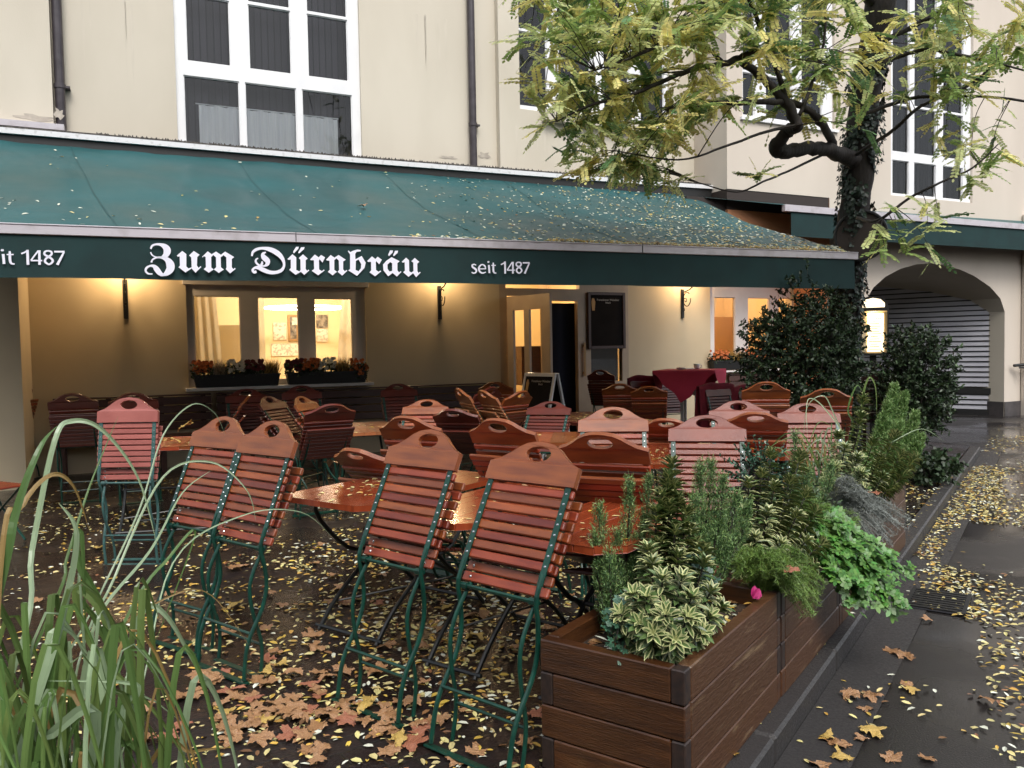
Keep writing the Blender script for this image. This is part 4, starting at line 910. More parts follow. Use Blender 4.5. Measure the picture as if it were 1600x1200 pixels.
def blanket(x, y, D, h, label, wd=.5, drop=.5):
    a = AT(x, y, D); b = thing('blanket', label, 'blanket', (a.x, a.y, 0), R(-h), 'red blankets laid over the chairs'); m = MB(); vs = []; n1, n2 = 26, 24
    for i in range(n1+1):
        for j in range(n2+1):
            u = (i/n1-.5)*wd; s = (j/n2-.5)*2; k = abs(s); dz = max(0, k-.10)*drop; yy = math.copysign(min(k, .10)*.35+.02*k, s)
            vs.append((u*(1+.05*k)+.012*math.sin(s*7), yy+.014*math.sin(u*34+s*2)*k, a.z-dz-.035*(2*u/wd)**2-.006*math.sin(u*21)))
    m.add(vs, [(i*(n2+1)+j, (i+1)*(n2+1)+j, (i+1)*(n2+1)+j+1, i*(n2+1)+j+1) for i in range(n1) for j in range(n2)]); m.build('blanket_cloth', 'blanket', b, smooth=True)
    return a
for x, y, D, h, lb in ((1003, 586, 11.3, -22, 'red blanket over the chair left of the tall table, under the chalkboard side'), (1045, 588, 12.4, -22, 'red blanket half behind the pointed tablecloth corner'), (1118, 598, 10.2, -30, 'long red blanket over the chair right of the tall table'), (1168, 601, 10.6, -30, 'red blanket farthest right, beside the dark bush')):
    a = blanket(x, y, D, h, lb, wd=.6 if x > 1060 else .46, drop=.62)
    c = place(x, y+3, D, h, 'chair under a red blanket'+(', left of the tall table' if x == 1003 else ', behind the cloth' if x == 1045 else ', right of the tall table' if x == 1118 else ', beside the bush'), 'chairs under red blankets', DK, lean=3)
    c.matrix_world = Matrix.Translation((a.x-.17*hd(h).x, a.y-.17*hd(h).y, a.z-apex(0).y-.005)) @ Matrix.Rotation(R(-h), 4, 'Z')

# ================================================================== lit menu showcase, round sign, menu boards by the tree
c1 = AT(1364, 552, 10.6); sc1 = thing('menu_showcase', 'glowing arched menu showcase on a dark post between the two bushes', 'showcase', (c1.x, c1.y, 0), R(-24)); zb_ = c1.z; hh = .56; w2 = .17
m = MB(); m.box(-w2-.02, w2+.02, -.02, .14, zb_-.03, zb_); m.box(-w2-.02, -w2, -.02, .14, zb_, zb_+hh); m.box(w2, w2+.02, -.02, .14, zb_, zb_+hh); m.box(-w2, w2, .12, .14, zb_, zb_+hh); m.box(-w2-.02, w2+.02, -.02, .14, zb_+hh, zb_+hh+.03)
m.prism([[(-w2-.02, zb_+hh+.03), (w2+.02, zb_+hh+.03)]+[((w2+.02)*math.cos(a), zb_+hh+.03+.17*math.sin(a)) for a in [math.pi*i/12 for i in range(1, 12)]]], lambda u, v, w_: Vector((u, .0+w_, v)), .14)
m.box(-.04, .04, .03, .11, 0, zb_-.03); cs = m.build('case', 'black', sc1)
m = MB(); m.box(-w2+.10, w2-.04, .085, .10, zb_+.02, zb_+hh-.03); m.build('lit_menu', 'bright', cs); m = MB(); [m.box(-w2+.12+.01*(i % 3), w2-.07-.02*((i*7) % 3), .080, .084, zb_+.05+i*.034, zb_+.058+i*.034) for i in range(14)]; m.build('menu_print', 'terracotta', cs)
m = MB(); m.prism([[(-w2+.03, zb_+hh+.045), (w2-.03, zb_+hh+.045), (w2-.03, zb_+hh+.10), (w2-.08, zb_+hh+.15), (0, zb_+hh+.17), (-w2+.08, zb_+hh+.15), (-w2+.03, zb_+hh+.10)]], lambda u, v, w_: Vector((u, -.004+w_, v)), .003); m.build('lit_crest', 'bright', cs)
m = MB(); m.box(-w2+.02, -w2+.09, .06, .118, zb_+.02, zb_+hh-.03); m.box(-w2, w2, .105, .118, zb_, zb_+hh); m.build('lining', 'room', cs)
lamp('showcase_light', (0, .04, zb_+hh-.06), 1.6, col=(1, .75, .42), rad=.03, parent=sc1)
c2 = AT(1345, 362, 9.6); rs = thing('round_sign', 'large dark round hanging sign partly hidden by the ivied trunk', 'sign', c2, R(-24)); m = MB()
m.X = Matrix.Translation((.0, 0, -.05)) @ Matrix.Rotation(R(90), 4, 'X'); m.tube([(0, 0, -.04), (0, 0, .04)], .30, n=36); m.build('disc', 'terracotta', rs)
m = MB(); m.X = Matrix.Translation((0, -.045, -.05)) @ Matrix.Rotation(R(90), 4, 'X'); m.tube([(.285*math.cos(a), .285*math.sin(a), 0) for a in [math.pi*2*i/36 for i in range(37)]], .018, n=6); m.build('rim', 'black', rs)
c3 = AT(1366, 583, 10.0); mb_ = thing('menu_board', 'dark upright board with white lines at the foot of the lit showcase', 'sign board', (c3.x, c3.y, 0), R(-24)); zz = c3.z
m = MB(); m.box(-.15, .15, -.02, .02, zz-.62, zz); m.box(-.13, -.09, -.02, .02, 0, zz-.62); m.box(.09, .13, -.02, .02, 0, zz-.62); f_ = m.build('board', 'chalkframe', mb_)
m = MB()
for i in range(5): m.box(-.11, .11-.04*(i % 3), -.0225, -.0205, zz-.10-i*.1, zz-.085-i*.1)
m.build('board_lines', 'chalktext', f_)

# ================================================================== wooden planters
PH = 35.0; PD, PQ = hd(PH), hd(PH+90); PC = Vector((.513, 2.409, 0))     # near right corner
PW, PLn, NB, PIT = .53, .985, 4, .114
def ppt(a, q, z=0.0): return PC+PD*a-PQ*q+Vector((0, 0, z))     # a along the row, q in from the kerb side
def make_planter(label, k, mt):
    p = thing('wooden_planter', label, 'planter', ppt(k*1.0+PLn/2, PW/2, 0), R(-PH), 'dark wooden planters in a row along the kerb'); hw, hl, T = PW/2, PLn/2, .048
    for face in ('front', 'right', 'back', 'left'):
        m = MB()
        for i in range(NB):
            z0, z1 = .004+i*PIT, .004+i*PIT+PIT-.004; lap = i % 2 == 1
            if face in ('front', 'back'):
                y0 = -hl if face == 'front' else hl-T; x0 = -hw if True else 0
                a, b = (-hw+(0 if lap else T), hw-(T if lap else T)) if False else (-hw+(.001 if lap else T+.001), hw-(T+.001 if lap else .001))
                m.bar(a, b, y0, y0+T, z0, z1, .004, 0)
                if not lap: m.bar(-hw, -hw+T, y0-.0, y0+T, z0, z1, .004, 1)
                else: m.bar(hw-T, hw, y0, y0+T, z0, z1, .004, 1)
            else:
                x0 = -hw if face == 'left' else hw-T; s = m.X; m.X = Matrix.Translation((x0+T, 0, 0)) @ Matrix.Rotation(R(90), 4, 'Z')
                m.bar(-hl+T+.001, hl-T-.001, 0, T, z0, z1, .004, 0); m.X = s
        m.build('side_boards', [mt if face != 'right' else 'planterworn', 'endgrain'], p)
    m = MB(); m.box(-hw+T, hw-T, -hl+T, hl-T, .3, .385); m.build('soil_fill', 'soil', p)
    return p
for k, lb in enumerate(('nearest wooden planter with dark corner joints at the bottom right', 'second wooden planter in the row, with feathery green hanging over its kerb side', 'third wooden planter in the row, half buried under bright trailing vines', 'fourth and farthest wooden planter, under the tall variegated shrub')): make_planter(lb, k, 'planter')
# drain
d0 = G(1466, 938, -.09); dr = thing('drain_grate', 'black slotted drain grate in the wet gutter', 'drain', (d0.x, d0.y, -.094), R(90-KH)); m = MB()
for i in range(9): m.box(-.2+i*.045, -.175+i*.045, -.14, .14, 0, .012)
m.box(-.22, .2, -.16, -.14, 0, .014); m.box(-.22, .2, .14, .16, 0, .014); m.build('grate', 'metalgrate', dr)
m = MB(); m.box(-.22, .2, -.16, .16, -.001, .003); m.build('grate_pit', 'dark', dr)
# planter of the reeds, below the picture's edge
rp = thing('reed_planter', 'wooden tub holding the tall reeds at the lower left', 'planter', (-.62, 1.02, 0), R(10)); m = MB()
for i in range(4):
    for (a, b, c, d) in ((-.5, .5, -.24, -.20), (-.5, .5, .20, .24), (-.5, -.46, -.199, .199), (.46, .5, -.199, .199)): m.box(a, b, c, d, i*.11, i*.11+.106)
m.build('side_boards', 'planter', rp); m = MB(); m.box(-.46, .46, -.2, .2, .1, .37); m.build('soil_fill', 'soil', rp)
# ================================================================== plants
LABLEAF = 'leaf'
def veg(name, label, cat, at, builds, grp=None, smooth=False):
    r = thing(name, label, cat, at, 0, grp)
    for nm, mb, mats in builds:
        T = Vector(at); mb.v = [v-T for v in mb.v]; mb.build(nm, mats, r, smooth)
    return r
def hash_dens(p, s=1.3): return noise.noise(Vector(p)*s)
# ---- yew-like upright conifer: plumes covered with short needles
def conifer(px, base, plumes, label, grp, name='conifer', needle=.013, dens=1.0, w_=.0016, mats=('yew', 'yewtip')):
    m, st = MB(), MB()
    for tip, rad in plumes:
        tip = Vector(tip); b = Vector(base)+Vector((random.uniform(-.03, .03), random.uniform(-.03, .03), 0)); mid = b.lerp(tip, .5)+Vector(((tip.x-b.x)*.25, (tip.y-b.y)*.25, 0)); path = smoothpath([b, mid, tip], 8)
        st.tube(path, [.008*(1-i/len(path))+.0015 for i in range(len(path))], 5); L = (tip-b).length
        n = int(L*rad*90*dens*1900)
        for _ in range(n//9):
            t = random.random()**.8; i = min(int(t*(len(path)-1)), len(path)-2); p = path[i].lerp(path[i+1], random.random()); k = (1-t)**.55*(.75+.5*noise.noise(p*9))
            if t < .12: continue
            d = rv(); d.z = abs(d.z)*.6+.55; d.normalize(); c = p+Vector((d.x, d.y, 0))*rad*k*1.5; c.z += random.uniform(0, .03)
            g = (Vector((d.x*.5, d.y*.5, 1))).normalized(); sl = random.uniform(.03, .06)
            for q in range(9):
                a = c+g*sl*q/9; dd = rv(); dd = (dd+g*1.1).normalized(); e = a+dd*needle*random.uniform(.7, 1.2); sd = dd.cross(rv()).normalized()*w_
                m.add([a-sd, a+sd, e], [(0, 1, 2)], 1 if (q > 6 or random.random() < .12) else 0)
    return veg(name, label, 'conifer', base, [('foliage', m, list(mats)), ('stem', st, 'twig')], grp)
# ---- variegated shrub: rosettes of cream-edged leaves on upright twigs
def vleaf(m, p, d, up, L, wd, cream):
    d = d.normalized(); sd = d.cross(up)
    if sd.length < 1e-4: sd = Vector((1, 0, 0))
    sd.normalize(); u = sd.cross(d); q = lambda a, b, h=0: p+d*(L*a)+sd*(wd*b)+u*(h-.18*L*a*a)
    o1, i1 = .50, (.24 if cream else .40)
    m.add([q(0, 0), q(.35, i1, .1*wd), q(.72, i1*.9, .1*wd), q(.93, 0), q(.72, -i1*.9, .1*wd), q(.35, -i1, .1*wd), q(.5, 0, -.06*wd)], [(0, 1, 2, 3, 6), (0, 6, 3, 4, 5)], 0 if cream else 2)
    m.add([q(0, 0), q(.33, o1, .2*wd), q(.72, o1*.85, .2*wd), q(1, 0), q(.93, 0), q(.72, i1*.9, .1*wd), q(.35, i1, .1*wd)], [(0, 1, 6), (1, 2, 5, 6), (2, 3, 4, 5)], 1 if cream else 2)
    m.add([q(0, 0), q(.33, -o1, .2*wd), q(.72, -o1*.85, .2*wd), q(1, 0), q(.93, 0), q(.72, -i1*.9, .1*wd), q(.35, -i1, .1*wd)], [(0, 6, 1), (1, 6, 5, 2), (2, 5, 4, 3)], 1 if cream else 2)
def shrub_v(base, tips, label, grp, ll=.045, cream=.7, fill=1.0, lw=.36, dark=0):
    m, st = MB(), MB(); base = Vector(base)
    for tip in tips:
        tip = Vector(tip); mid = base.lerp(tip, .45)+Vector((tip.x-base.x, tip.y-base.y, 0))*.2; path = smoothpath([base+rv()*.02, mid, tip], 8); st.tube(path, .003, 4); L = (tip-base).length; n = max(3, int(L/.028*fill))
        for i in range(n):
            t = .22+.78*(i+random.random())/n; j = min(int(t*(len(path)-1)), len(path)-2); p = path[j].lerp(path[j+1], t*(len(path)-1)-j); g = (path[j+1]-path[j]).normalized(); ph = random.random()*6.3; top = t > .9
            for q in range(5 if not top else 8):
                a = ph+q*2.4; sd = g.orthogonal().normalized(); sd = Matrix.Rotation(a, 3, g) @ sd; d = (sd+g*(.35 if not top else .9)+Vector((0, 0, -.1))).normalized()
                vleaf(m, p+sd*.004, d, g, ll*random.uniform(.7, 1.2)*(1 if not top else .85), ll*lw*random.uniform(.85, 1.1), random.random() < (cream if top or random.random() < .85 else .35)*(.7+.3*t) )
        p = path[-1]; g = (path[-1]-path[-2]).normalized()
        for q in range(6): sd = Matrix.Rotation(q*1.05, 3, g) @ g.orthogonal().normalized(); vleaf(m, p, (sd*.6+g).normalized(), g, ll*.8, ll*lw*.8, random.random() < cream)
    return veg('variegated_shrub', label, 'shrub', base, [('foliage', m, ['vgreen', 'vcream', 'vgreen2']), ('stem', st, 'twig')], grp)
def dome_tips(c, rx, ry, z0, z1, n, dirn=None):
    out = []
    for _ in range(n):
        a, r = random.random()*6.283, random.random()**.5; out.append((c[0]+rx*r*math.cos(a), c[1]+ry*r*math.sin(a), z0+(z1-z0)*(math.sqrt(max(0, 1-r*r*.8)))*random.uniform(.75, 1)))
    return out
# ---- dense leafy bush from many small leaves on branching twigs
def bush(base, c, rx, ry, rz, n, label, ll=.035, mats=('holly', 'bushlight'), light=.06, name='bush', cat='bush', ww=.5, droop=0.0, noisek=.45):
    m, st = MB(), MB(); base = Vector(base); c = Vector(c)
    for _ in range(int(n/14)):
        d = rv(); k = random.random()**.4; nz = 1+noisek*noise.noise(d*1.8+c)+.22*noise.noise(d*6)
        p = c+Vector((d.x*rx, d.y*ry, d.z*rz))*k*nz
        if p.z < .02: p.z = random.uniform(.02, .3)
        g = (Vector((d.x, d.y, d.z*.6+.3-droop))+rv()*.5).normalized(); L = random.uniform(.06, .14)
        st.tube([p-g*.08, p+g*L], .0018, 3, caps=False); lt = random.random() < light*3
        for q in range(14):
            a = p+g*L*q/14; dd = (g*.5+rv()*1.0).normalized(); m.oval(a, dd, rv(), ll*random.uniform(.7, 1.3), ll*ww, 1 if (lt and random.random() < .35) else 0)
    for _ in range(7):
        t = c+Vector((random.uniform(-.6, .6)*rx, random.uniform(-.6, .6)*ry, rz*.4)); st.tube([base+rv()*.03, base.lerp(t, .5)+rv()*.05, t], [.02, .014, .006], 6)
    return veg(name, label, cat, base, [('foliage', m, list(mats)), ('stem', st, 'twig')])
# ---- planter row
ZS = .385
GP = 'plants in the planter row'
def Q(x, y, D): return AT(x, y, D)
b = ppt(.27, .42, ZS)
def near(p, D, px): return Vector(p)
conifer(0, ppt(.30, .40, ZS), [(Q(936, 806, 2.92), .035), (Q(985, 765, 3.0), .035), (Q(1015, 762, 3.05), .035), (Q(952, 880, 2.85), .04), (Q(965, 845, 2.9), .035), (Q(1000, 850, 3.0), .045), (Q(930, 850, 2.9), .03), (Q(1010, 820, 3.1), .04)], 'feathery upright conifer at the back left corner of the nearest planter', GP)
conifer(0, ppt(.80, .34, ZS), [(Q(1095, 738, 3.35), .045), (Q(1112, 735, 3.4), .045), (Q(1130, 760, 3.35), .05), (Q(1150, 785, 3.4), .05), (Q(1085, 790, 3.3), .045), (Q(1170, 800, 3.45), .045), (Q(1120, 830, 3.35), .06), (Q(1140, 860, 3.3), .05)], 'bushy upright conifer between the nearest and second planters', GP)
tips = [Q(x, y, D) for x, y, D in ((1050, 725, 2.95), (1048, 750, 2.95), (1044, 745, 2.92), (1052, 760, 2.93), (1035, 775, 2.9), (1060, 780, 2.9), (1025, 800, 2.88), (1072, 800, 2.9), (1046, 790, 2.88), (1012, 860, 2.8), (1078, 830, 2.88), (1055, 830, 2.84), (1030, 930, 2.7), (1100, 860, 2.9), (1040, 800, 2.9), (1070, 820, 2.9), (1030, 850, 2.85), (1085, 850, 2.9), (1060, 870, 2.8), (990, 930, 2.62), (1010, 935, 2.6), (1035, 905, 2.65), (1065, 905, 2.65), (1080, 935, 2.62), (1110, 925, 2.7), (970, 960, 2.6), (1000, 975, 2.55), (1040, 960, 2.5), (1075, 965, 2.55), (1108, 965, 2.65), (1020, 990, 2.5), (1055, 1000, 2.48), (1095, 990, 2.58), (1020, 880, 2.75), (1100, 880, 2.8), (1125, 950, 2.72))]
shrub_v(ppt(.30, .24, ZS), tips, 'cream-edged shrub filling the nearest planter, with one tall leafy shoot', GP, ll=.058, fill=1.15, cream=.78)
tips = [Q(x, y, D) for x, y, D in ((1205, 708, 3.75), (1250, 712, 3.8), (1170, 755, 3.6), (1210, 760, 3.6), (1190, 740, 3.7), (1235, 750, 3.7), (1260, 770, 3.7), (1160, 800, 3.5), (1200, 800, 3.5), (1245, 805, 3.55), (1275, 800, 3.7), (1180, 840, 3.45), (1220, 850, 3.4), (1260, 845, 3.5), (1285, 850, 3.6), (1200, 880, 3.4), (1240, 890, 3.4), (1270, 885, 3.5), (1165, 870, 3.45))]
shrub_v(ppt(1.25, .25, ZS), tips, 'wide dark-hearted shrub with cream leaf tips in the second planter', GP, ll=.056, cream=.85, fill=1.2)
tips = [Q(x, y, D) for x, y, D in ((1350, 622, 4.9), (1345, 650, 4.8), (1310, 680, 4.7), (1365, 690, 4.8), (1400, 680, 5.0), (1320, 700, 4.6), (1340, 715, 4.6), (1375, 715, 4.8), (1410, 710, 4.9), (1430, 715, 5.0), (1305, 730, 4.5), (1345, 740, 4.5), (1380, 745, 4.7), (1415, 740, 4.9), (1295, 750, 4.4), (1350, 765, 4.5), (1395, 760, 4.8))]
shrub_v(ppt(2.75, .27, ZS), tips, 'tall pale-tipped shrub rising highest near the far end of the planter row', GP, ll=.06, cream=.75, fill=1.2)
conifer(0, ppt(3.4, .30, ZS), [(Q(1398, 612, 5.6), .06), (Q(1388, 640, 5.5), .06), (Q(1415, 625, 5.6), .06), (Q(1432, 655, 5.7), .06), (Q(1440, 690, 5.6), .06), (Q(1405, 670, 5.4), .08), (Q(1380, 660, 5.5), .06)], 'light green plume-like conifer at the far end of the planters', GP, mats=('fernl', 'yewtip'), needle=.022, w_=.0022)
conifer(0, ppt(2.1, .33, ZS), [(Q(1243, 688, 4.1), .035), (Q(1262, 745, 4.1), .05), (Q(1300, 735, 4.3), .045), (Q(1275, 790, 4.1), .05)], 'small soft conifer between the second and third planters', GP, dens=.8)
# feathery trailing green
def feathery(base, ends, label, mt='fern', n=26, nl=.022, w_=.0011, name='asparagus_fern', cat='trailing plant', per=120):
    m = MB(); base = Vector(base)
    for e in ends:
        e = Vector(e)
        for _ in range(n):
            t = e+rv()*.05; mid = base.lerp(t, .5)+Vector((0, 0, random.uniform(.05, .12))); path = smoothpath([base+rv()*.05, mid, t], 6)
            m.tube(path, .0011, 3, mi=0, caps=False)
            for q in range(per):
                k = random.uniform(.15, 1)*(len(path)-1); i = min(int(k), len(path)-2); p = path[i].lerp(path[i+1], k-i)+rv()*.006; d = (rv()+Vector((0, 0, .2))).normalized(); sd = d.cross(rv()).normalized()*w_
                m.add([p-sd, p+sd, p+d*nl*random.uniform(.6, 1.3)], [(0, 1, 2)])
    return veg(name, label, cat, base, [('foliage', m, mt)], GP)
feathery(ppt(.98, .08, ZS+.05), [Q(1160, 890, 3.2), Q(1190, 885, 3.15), Q(1220, 895, 3.1), Q(1245, 920, 3.12), Q(1262, 945, 3.15), Q(1255, 890, 3.2), Q(1270, 915, 3.25)], 'fine feathery green spilling over the joint between the first two planters')
feathery(ppt(1.6, .2, ZS+.05), [Q(1300, 830, 3.75), Q(1330, 815, 3.9), Q(1285, 800, 3.8)], 'fine bright feathery tuft in the second planter', n=18)
feathery(ppt(2.35, .12, ZS+.1), [Q(1340, 770, 4.3), Q(1365, 790, 4.25), Q(1385, 800, 4.3), Q(1395, 825, 4.2), Q(1410, 812, 4.4), Q(1372, 835, 4.2), Q(1325, 760, 4.3), Q(1380, 850, 4.15)], 'silvery grey thready plant hanging over the kerb side of the third planter', mt='grey', n=22, nl=.028, w_=.0012, per=70, name='silver_plant')
# bright lobed vine
def vine(base, ends, label, ll=.05, per=26, n=7, mt='vine'):
    m, st = MB(), MB(); base = Vector(base)
    for e in ends:
        for _ in range(n):
            t = Vector(e)+rv()*.06; mid = base.lerp(t, .55)+Vector((0, 0, random.uniform(.04, .12))); path = smoothpath([base+rv()*.08, mid, t], 6); st.tube(path, .0016, 3, caps=False)
            for q in range(per):
                k = random.uniform(.2, 1)*(len(path)-1); i = min(int(k), len(path)-2); p = path[i].lerp(path[i+1], k-i)+rv()*.02; up = (Vector((.2, -.6, .8))+rv()*.5).normalized(); d = up.cross(rv()).normalized(); s_ = ll*random.uniform(.6, 1.2); sd = d.cross(up)
                for a, k2 in ((0, 1), (1.0, .75), (-1.0, .75), (2.0, .5), (-2.0, .5)):
                    dd = d*math.cos(a)+sd*math.sin(a); m.oval(p, dd, up, s_*k2, s_*.42, 0)
    return veg('trailing_vine', label, 'trailing plant', base, [('foliage', m, mt), ('stem', st, 'twig')], GP)
vine(ppt(1.75, .12, ZS+.06), [Q(1310, 860, 3.7), Q(1335, 875, 3.65), Q(1350, 905, 3.6), Q(1375, 885, 3.7), Q(1400, 905, 3.7), Q(1320, 890, 3.55), Q(1370, 930, 3.6), Q(1410, 890, 3.8), Q(1345, 940, 3.58), Q(1395, 945, 3.66), Q(1300, 830, 3.7), Q(1330, 840, 3.8)], 'bright green five-lobed vine pouring over the kerb side of the third planter', ll=.042)
vine(ppt(.45, .38, ZS+.02), [Q(975, 975, 2.6), Q(985, 1005, 2.55), Q(965, 990, 2.62)], 'small round-leaved ivy in the front corner of the nearest planter', ll=.022, per=12, n=6, mt='ivylight')
vine(ppt(.55, .3, ZS+.04), [Q(1085, 880, 3.0), Q(1100, 905, 2.95), Q(1090, 930, 2.9)], 'blue-green ivy behind the cream-edged shrub in the nearest planter', ll=.022, per=22, n=8, mt='ivylight')
bush(ppt(2.0, .3, ZS), ppt(2.05, .26, ZS+.12), .22, .30, .12, 1900, 'low dark mixed greenery between the vine and the grey plant', ll=.03, mats=('bushlight', 'holly'), name='low_greenery', cat='plant')
bush(ppt(1.35, .42, ZS), Q(1185, 745, 3.9), .10, .10, .11, 1500, 'rounded blue-green sprig behind the wide dark-hearted shrub', ll=.016, mats=('ivylight', 'holly'), name='small_leaved_shrub', cat='shrub', ww=.7)
# wilted petal and leaves on the soil
pl = thing('fallen_petal', 'curled magenta petal lying on the soil at the corner of the nearest planter', 'petal', Q(1176, 935, 3.06)); m = MB()
for a in (0, .6, 1.2): m.leaf(Vector((0, 0, 0)), Vector((math.cos(a), .2, .7+.2*a)), Vector((0, -1, .2)), .05, .035, 0, .3, .4)
m.build('petal_blade', 'magenta', pl)

# ---- reeds at the lower left
def near_base(b): return b.y < 2
def reeds(base, hero, n, label, grp=None, spread=(.4, .15), hgt=(.5, 1.0), w_=(.006, .016), lean=(.2, .7), seedv=3):
    random.seed(seedv); m = MB(); base = Vector(base)
    for pts, wd, mi in hero:
        P = [AT(x, y, D) for x, y, D in pts]; b0 = base+Vector((random.uniform(-1, 1)*spread[0]*.6, random.uniform(-1, 1)*spread[1], 0))
        m.blade(smoothpath([b0]+P, 6), wd*.78, mi)
    for _ in range(n):
        b0 = base+Vector((random.uniform(-1, 1)*spread[0], random.uniform(-1, 1)*spread[1], 0)); a = random.gauss(0, 1.0); h = random.uniform(*hgt); l = random.uniform(*lean)*h; d = Vector((math.sin(a), math.cos(a)*.6-.1, 0))
        d.x += (b0.x-base.x)*1.0-.15
        k = random.uniform(.5, 1.3); P = [b0, b0+d*l*.25+U3*h*.55, b0+d*l*.7+U3*h*.95, b0+d*l*1.25+U3*h*(.95-.22*k), b0+d*l*1.7+U3*h*(.75-.5*k)]
        if random.random() < .25: P = P[:3]+[P[3]+U3*.04]
        e_ = P[-1]
        if e_.x/max(.2, e_.y) > .0005*(600-800)*1.6-.13 and near_base(base): P = [b0+(p-b0)*.55 for p in P]
        m.blade(smoothpath(P, 4), random.uniform(*w_), random.choices((0, 1, 2), (6, 3, 1.2))[0])
    r = veg('reed_clump', label, 'grass', base, [('blades', m, ['grassa', 'grassb', 'grassc'])], grp); return r
hero = [([(20, 1050, 1.2), (50, 860, 1.3), (85, 690, 1.35), (112, 658, 1.38), (160, 672, 1.4), (215, 745, 1.42), (245, 850, 1.42)], .013, 1),
 ([(-10, 960, 1.1), (25, 800, 1.12), (62, 700, 1.15), (90, 665, 1.2)], .017, 0),
 ([(120, 1120, 1.3), (150, 970, 1.35), (235, 860, 1.45), (285, 770, 1.6), (330, 735, 1.7)], .008, 1),
 ([(90, 1050, 1.3), (170, 900, 1.4), (220, 790, 1.5), (255, 680, 1.6), (300, 632, 1.65), (335, 645, 1.7), (352, 680, 1.72)], .005, 1),
 ([(60, 1000, 1.2), (105, 870, 1.25), (140, 760, 1.3), (185, 650, 1.35)], .007, 0),
 ([(110, 1100, 1.2), (180, 900, 1.35), (255, 745, 1.45), (330, 722, 1.5), (385, 765, 1.5), (400, 815, 1.5)], .006, 1),
 ([(0, 900, 1.1), (35, 790, 1.15), (80, 742, 1.2), (115, 760, 1.22), (140, 830, 1.25)], .011, 2),
 ([(55, 1100, 1.1), (100, 950, 1.15), (120, 835, 1.15), (92, 786, 1.15)], .016, 1),
 ([(200, 1120, 1.2), (160, 960, 1.2), (118, 925, 1.2), (150, 1020, 1.2), (240, 1110, 1.2), (310, 1220, 1.2)], .017, 0),
 ([(180, 1150, 1.3), (200, 1020, 1.3), (228, 950, 1.3), (262, 965, 1.3), (300, 1030, 1.32), (325, 1075, 1.34)], .014, 1),
 ([(150, 1180, 1.1), (215, 1085, 1.1), (190, 1066, 1.1), (75, 1064, 1.1)], .010, 1),
 ([(200, 1150, 1.3), (270, 880, 1.5), (380, 805, 1.6), (470, 800, 1.65), (520, 840, 1.7)], .004, 1),
 ([(100, 1150, 1.3), (170, 1000, 1.4), (270, 930, 1.45), (330, 930, 1.5), (390, 1010, 1.5)], .005, 2),
 ([(60, 1180, 1.0), (85, 1080, 1.0), (50, 1120, 1.0)], .014, 0), ([(150, 1150, 1.0), (70, 1150, 1.0), (80, 1080, 1.0), (105, 1230, 1.0)], .018, 1),
 ([(230, 1200, 1.2), (300, 1175, 1.2), (360, 1168, 1.2)], .009, 2), ([(180, 1000, 1.4), (265, 870, 1.5), (305, 835, 1.55), (240, 1010, 1.5)], .008, 0),
 ([(160, 1080, 1.2), (120, 870, 1.2), (128, 840, 1.2), (134, 990, 1.2)], .016, 0)]
reeds((-.86, 1.02, .37), hero, 700, 'tall arching reeds with pale drooping blades at the lower left', spread=(.33, .17), hgt=(.30, .80), w_=(.003, .013), lean=(.05, .36))
reeds(ppt(3.0, .30, ZS), [([(1340, 690, 5.0), (1348, 620, 5.0), (1358, 590, 5.0), (1368, 605, 5.0), (1370, 650, 5.0)], .018, 0), ([(1330, 680, 5.0), (1325, 640, 5.0), (1338, 603, 5.0), (1348, 612, 5.0)], .016, 0), ([(1320, 700, 4.9), (1290, 640, 4.9), (1262, 625, 4.9), (1262, 690, 4.8)], .010, 1), ([(1320, 700, 4.9), (1300, 640, 4.9), (1285, 618, 4.9), (1260, 640, 4.9), (1255, 720, 4.9)], .010, 1), ([(1380, 700, 5.0), (1395, 690, 4.9), (1440, 670, 4.9), (1475, 690, 4.9)], .007, 1)], 46, 'clump of arching grass between the tall shrub and the far planters', GP, spread=(.12, .2), hgt=(.30, .58), w_=(.006, .013), seedv=9)
random.seed(21)
# ---- dark bushes by the tree
bush((3.05, 8.9, 0), AT(1256, 560, 8.9)-Vector((0, 0, .06)), .64, .5, .86, 24000, 'large dark evergreen bush left of the tree trunk', ll=.042, light=.05, noisek=.3)
bush((4.55, 9.4, 0), AT(1430, 592, 9.4)-Vector((0, 0, .1)), .41, .40, .68, 14000, 'rounded dark green bush in front of the shuttered gateway', ll=.042, light=.16, noisek=.3)
bush(kpt(5.3, -.32), kpt(5.3, -.30, .10), .34, .30, .16, 2200, 'low ivy creeping over the kerb past the last planter', ll=.045, light=.1, name='ground_ivy', cat='ivy', ww=.75)

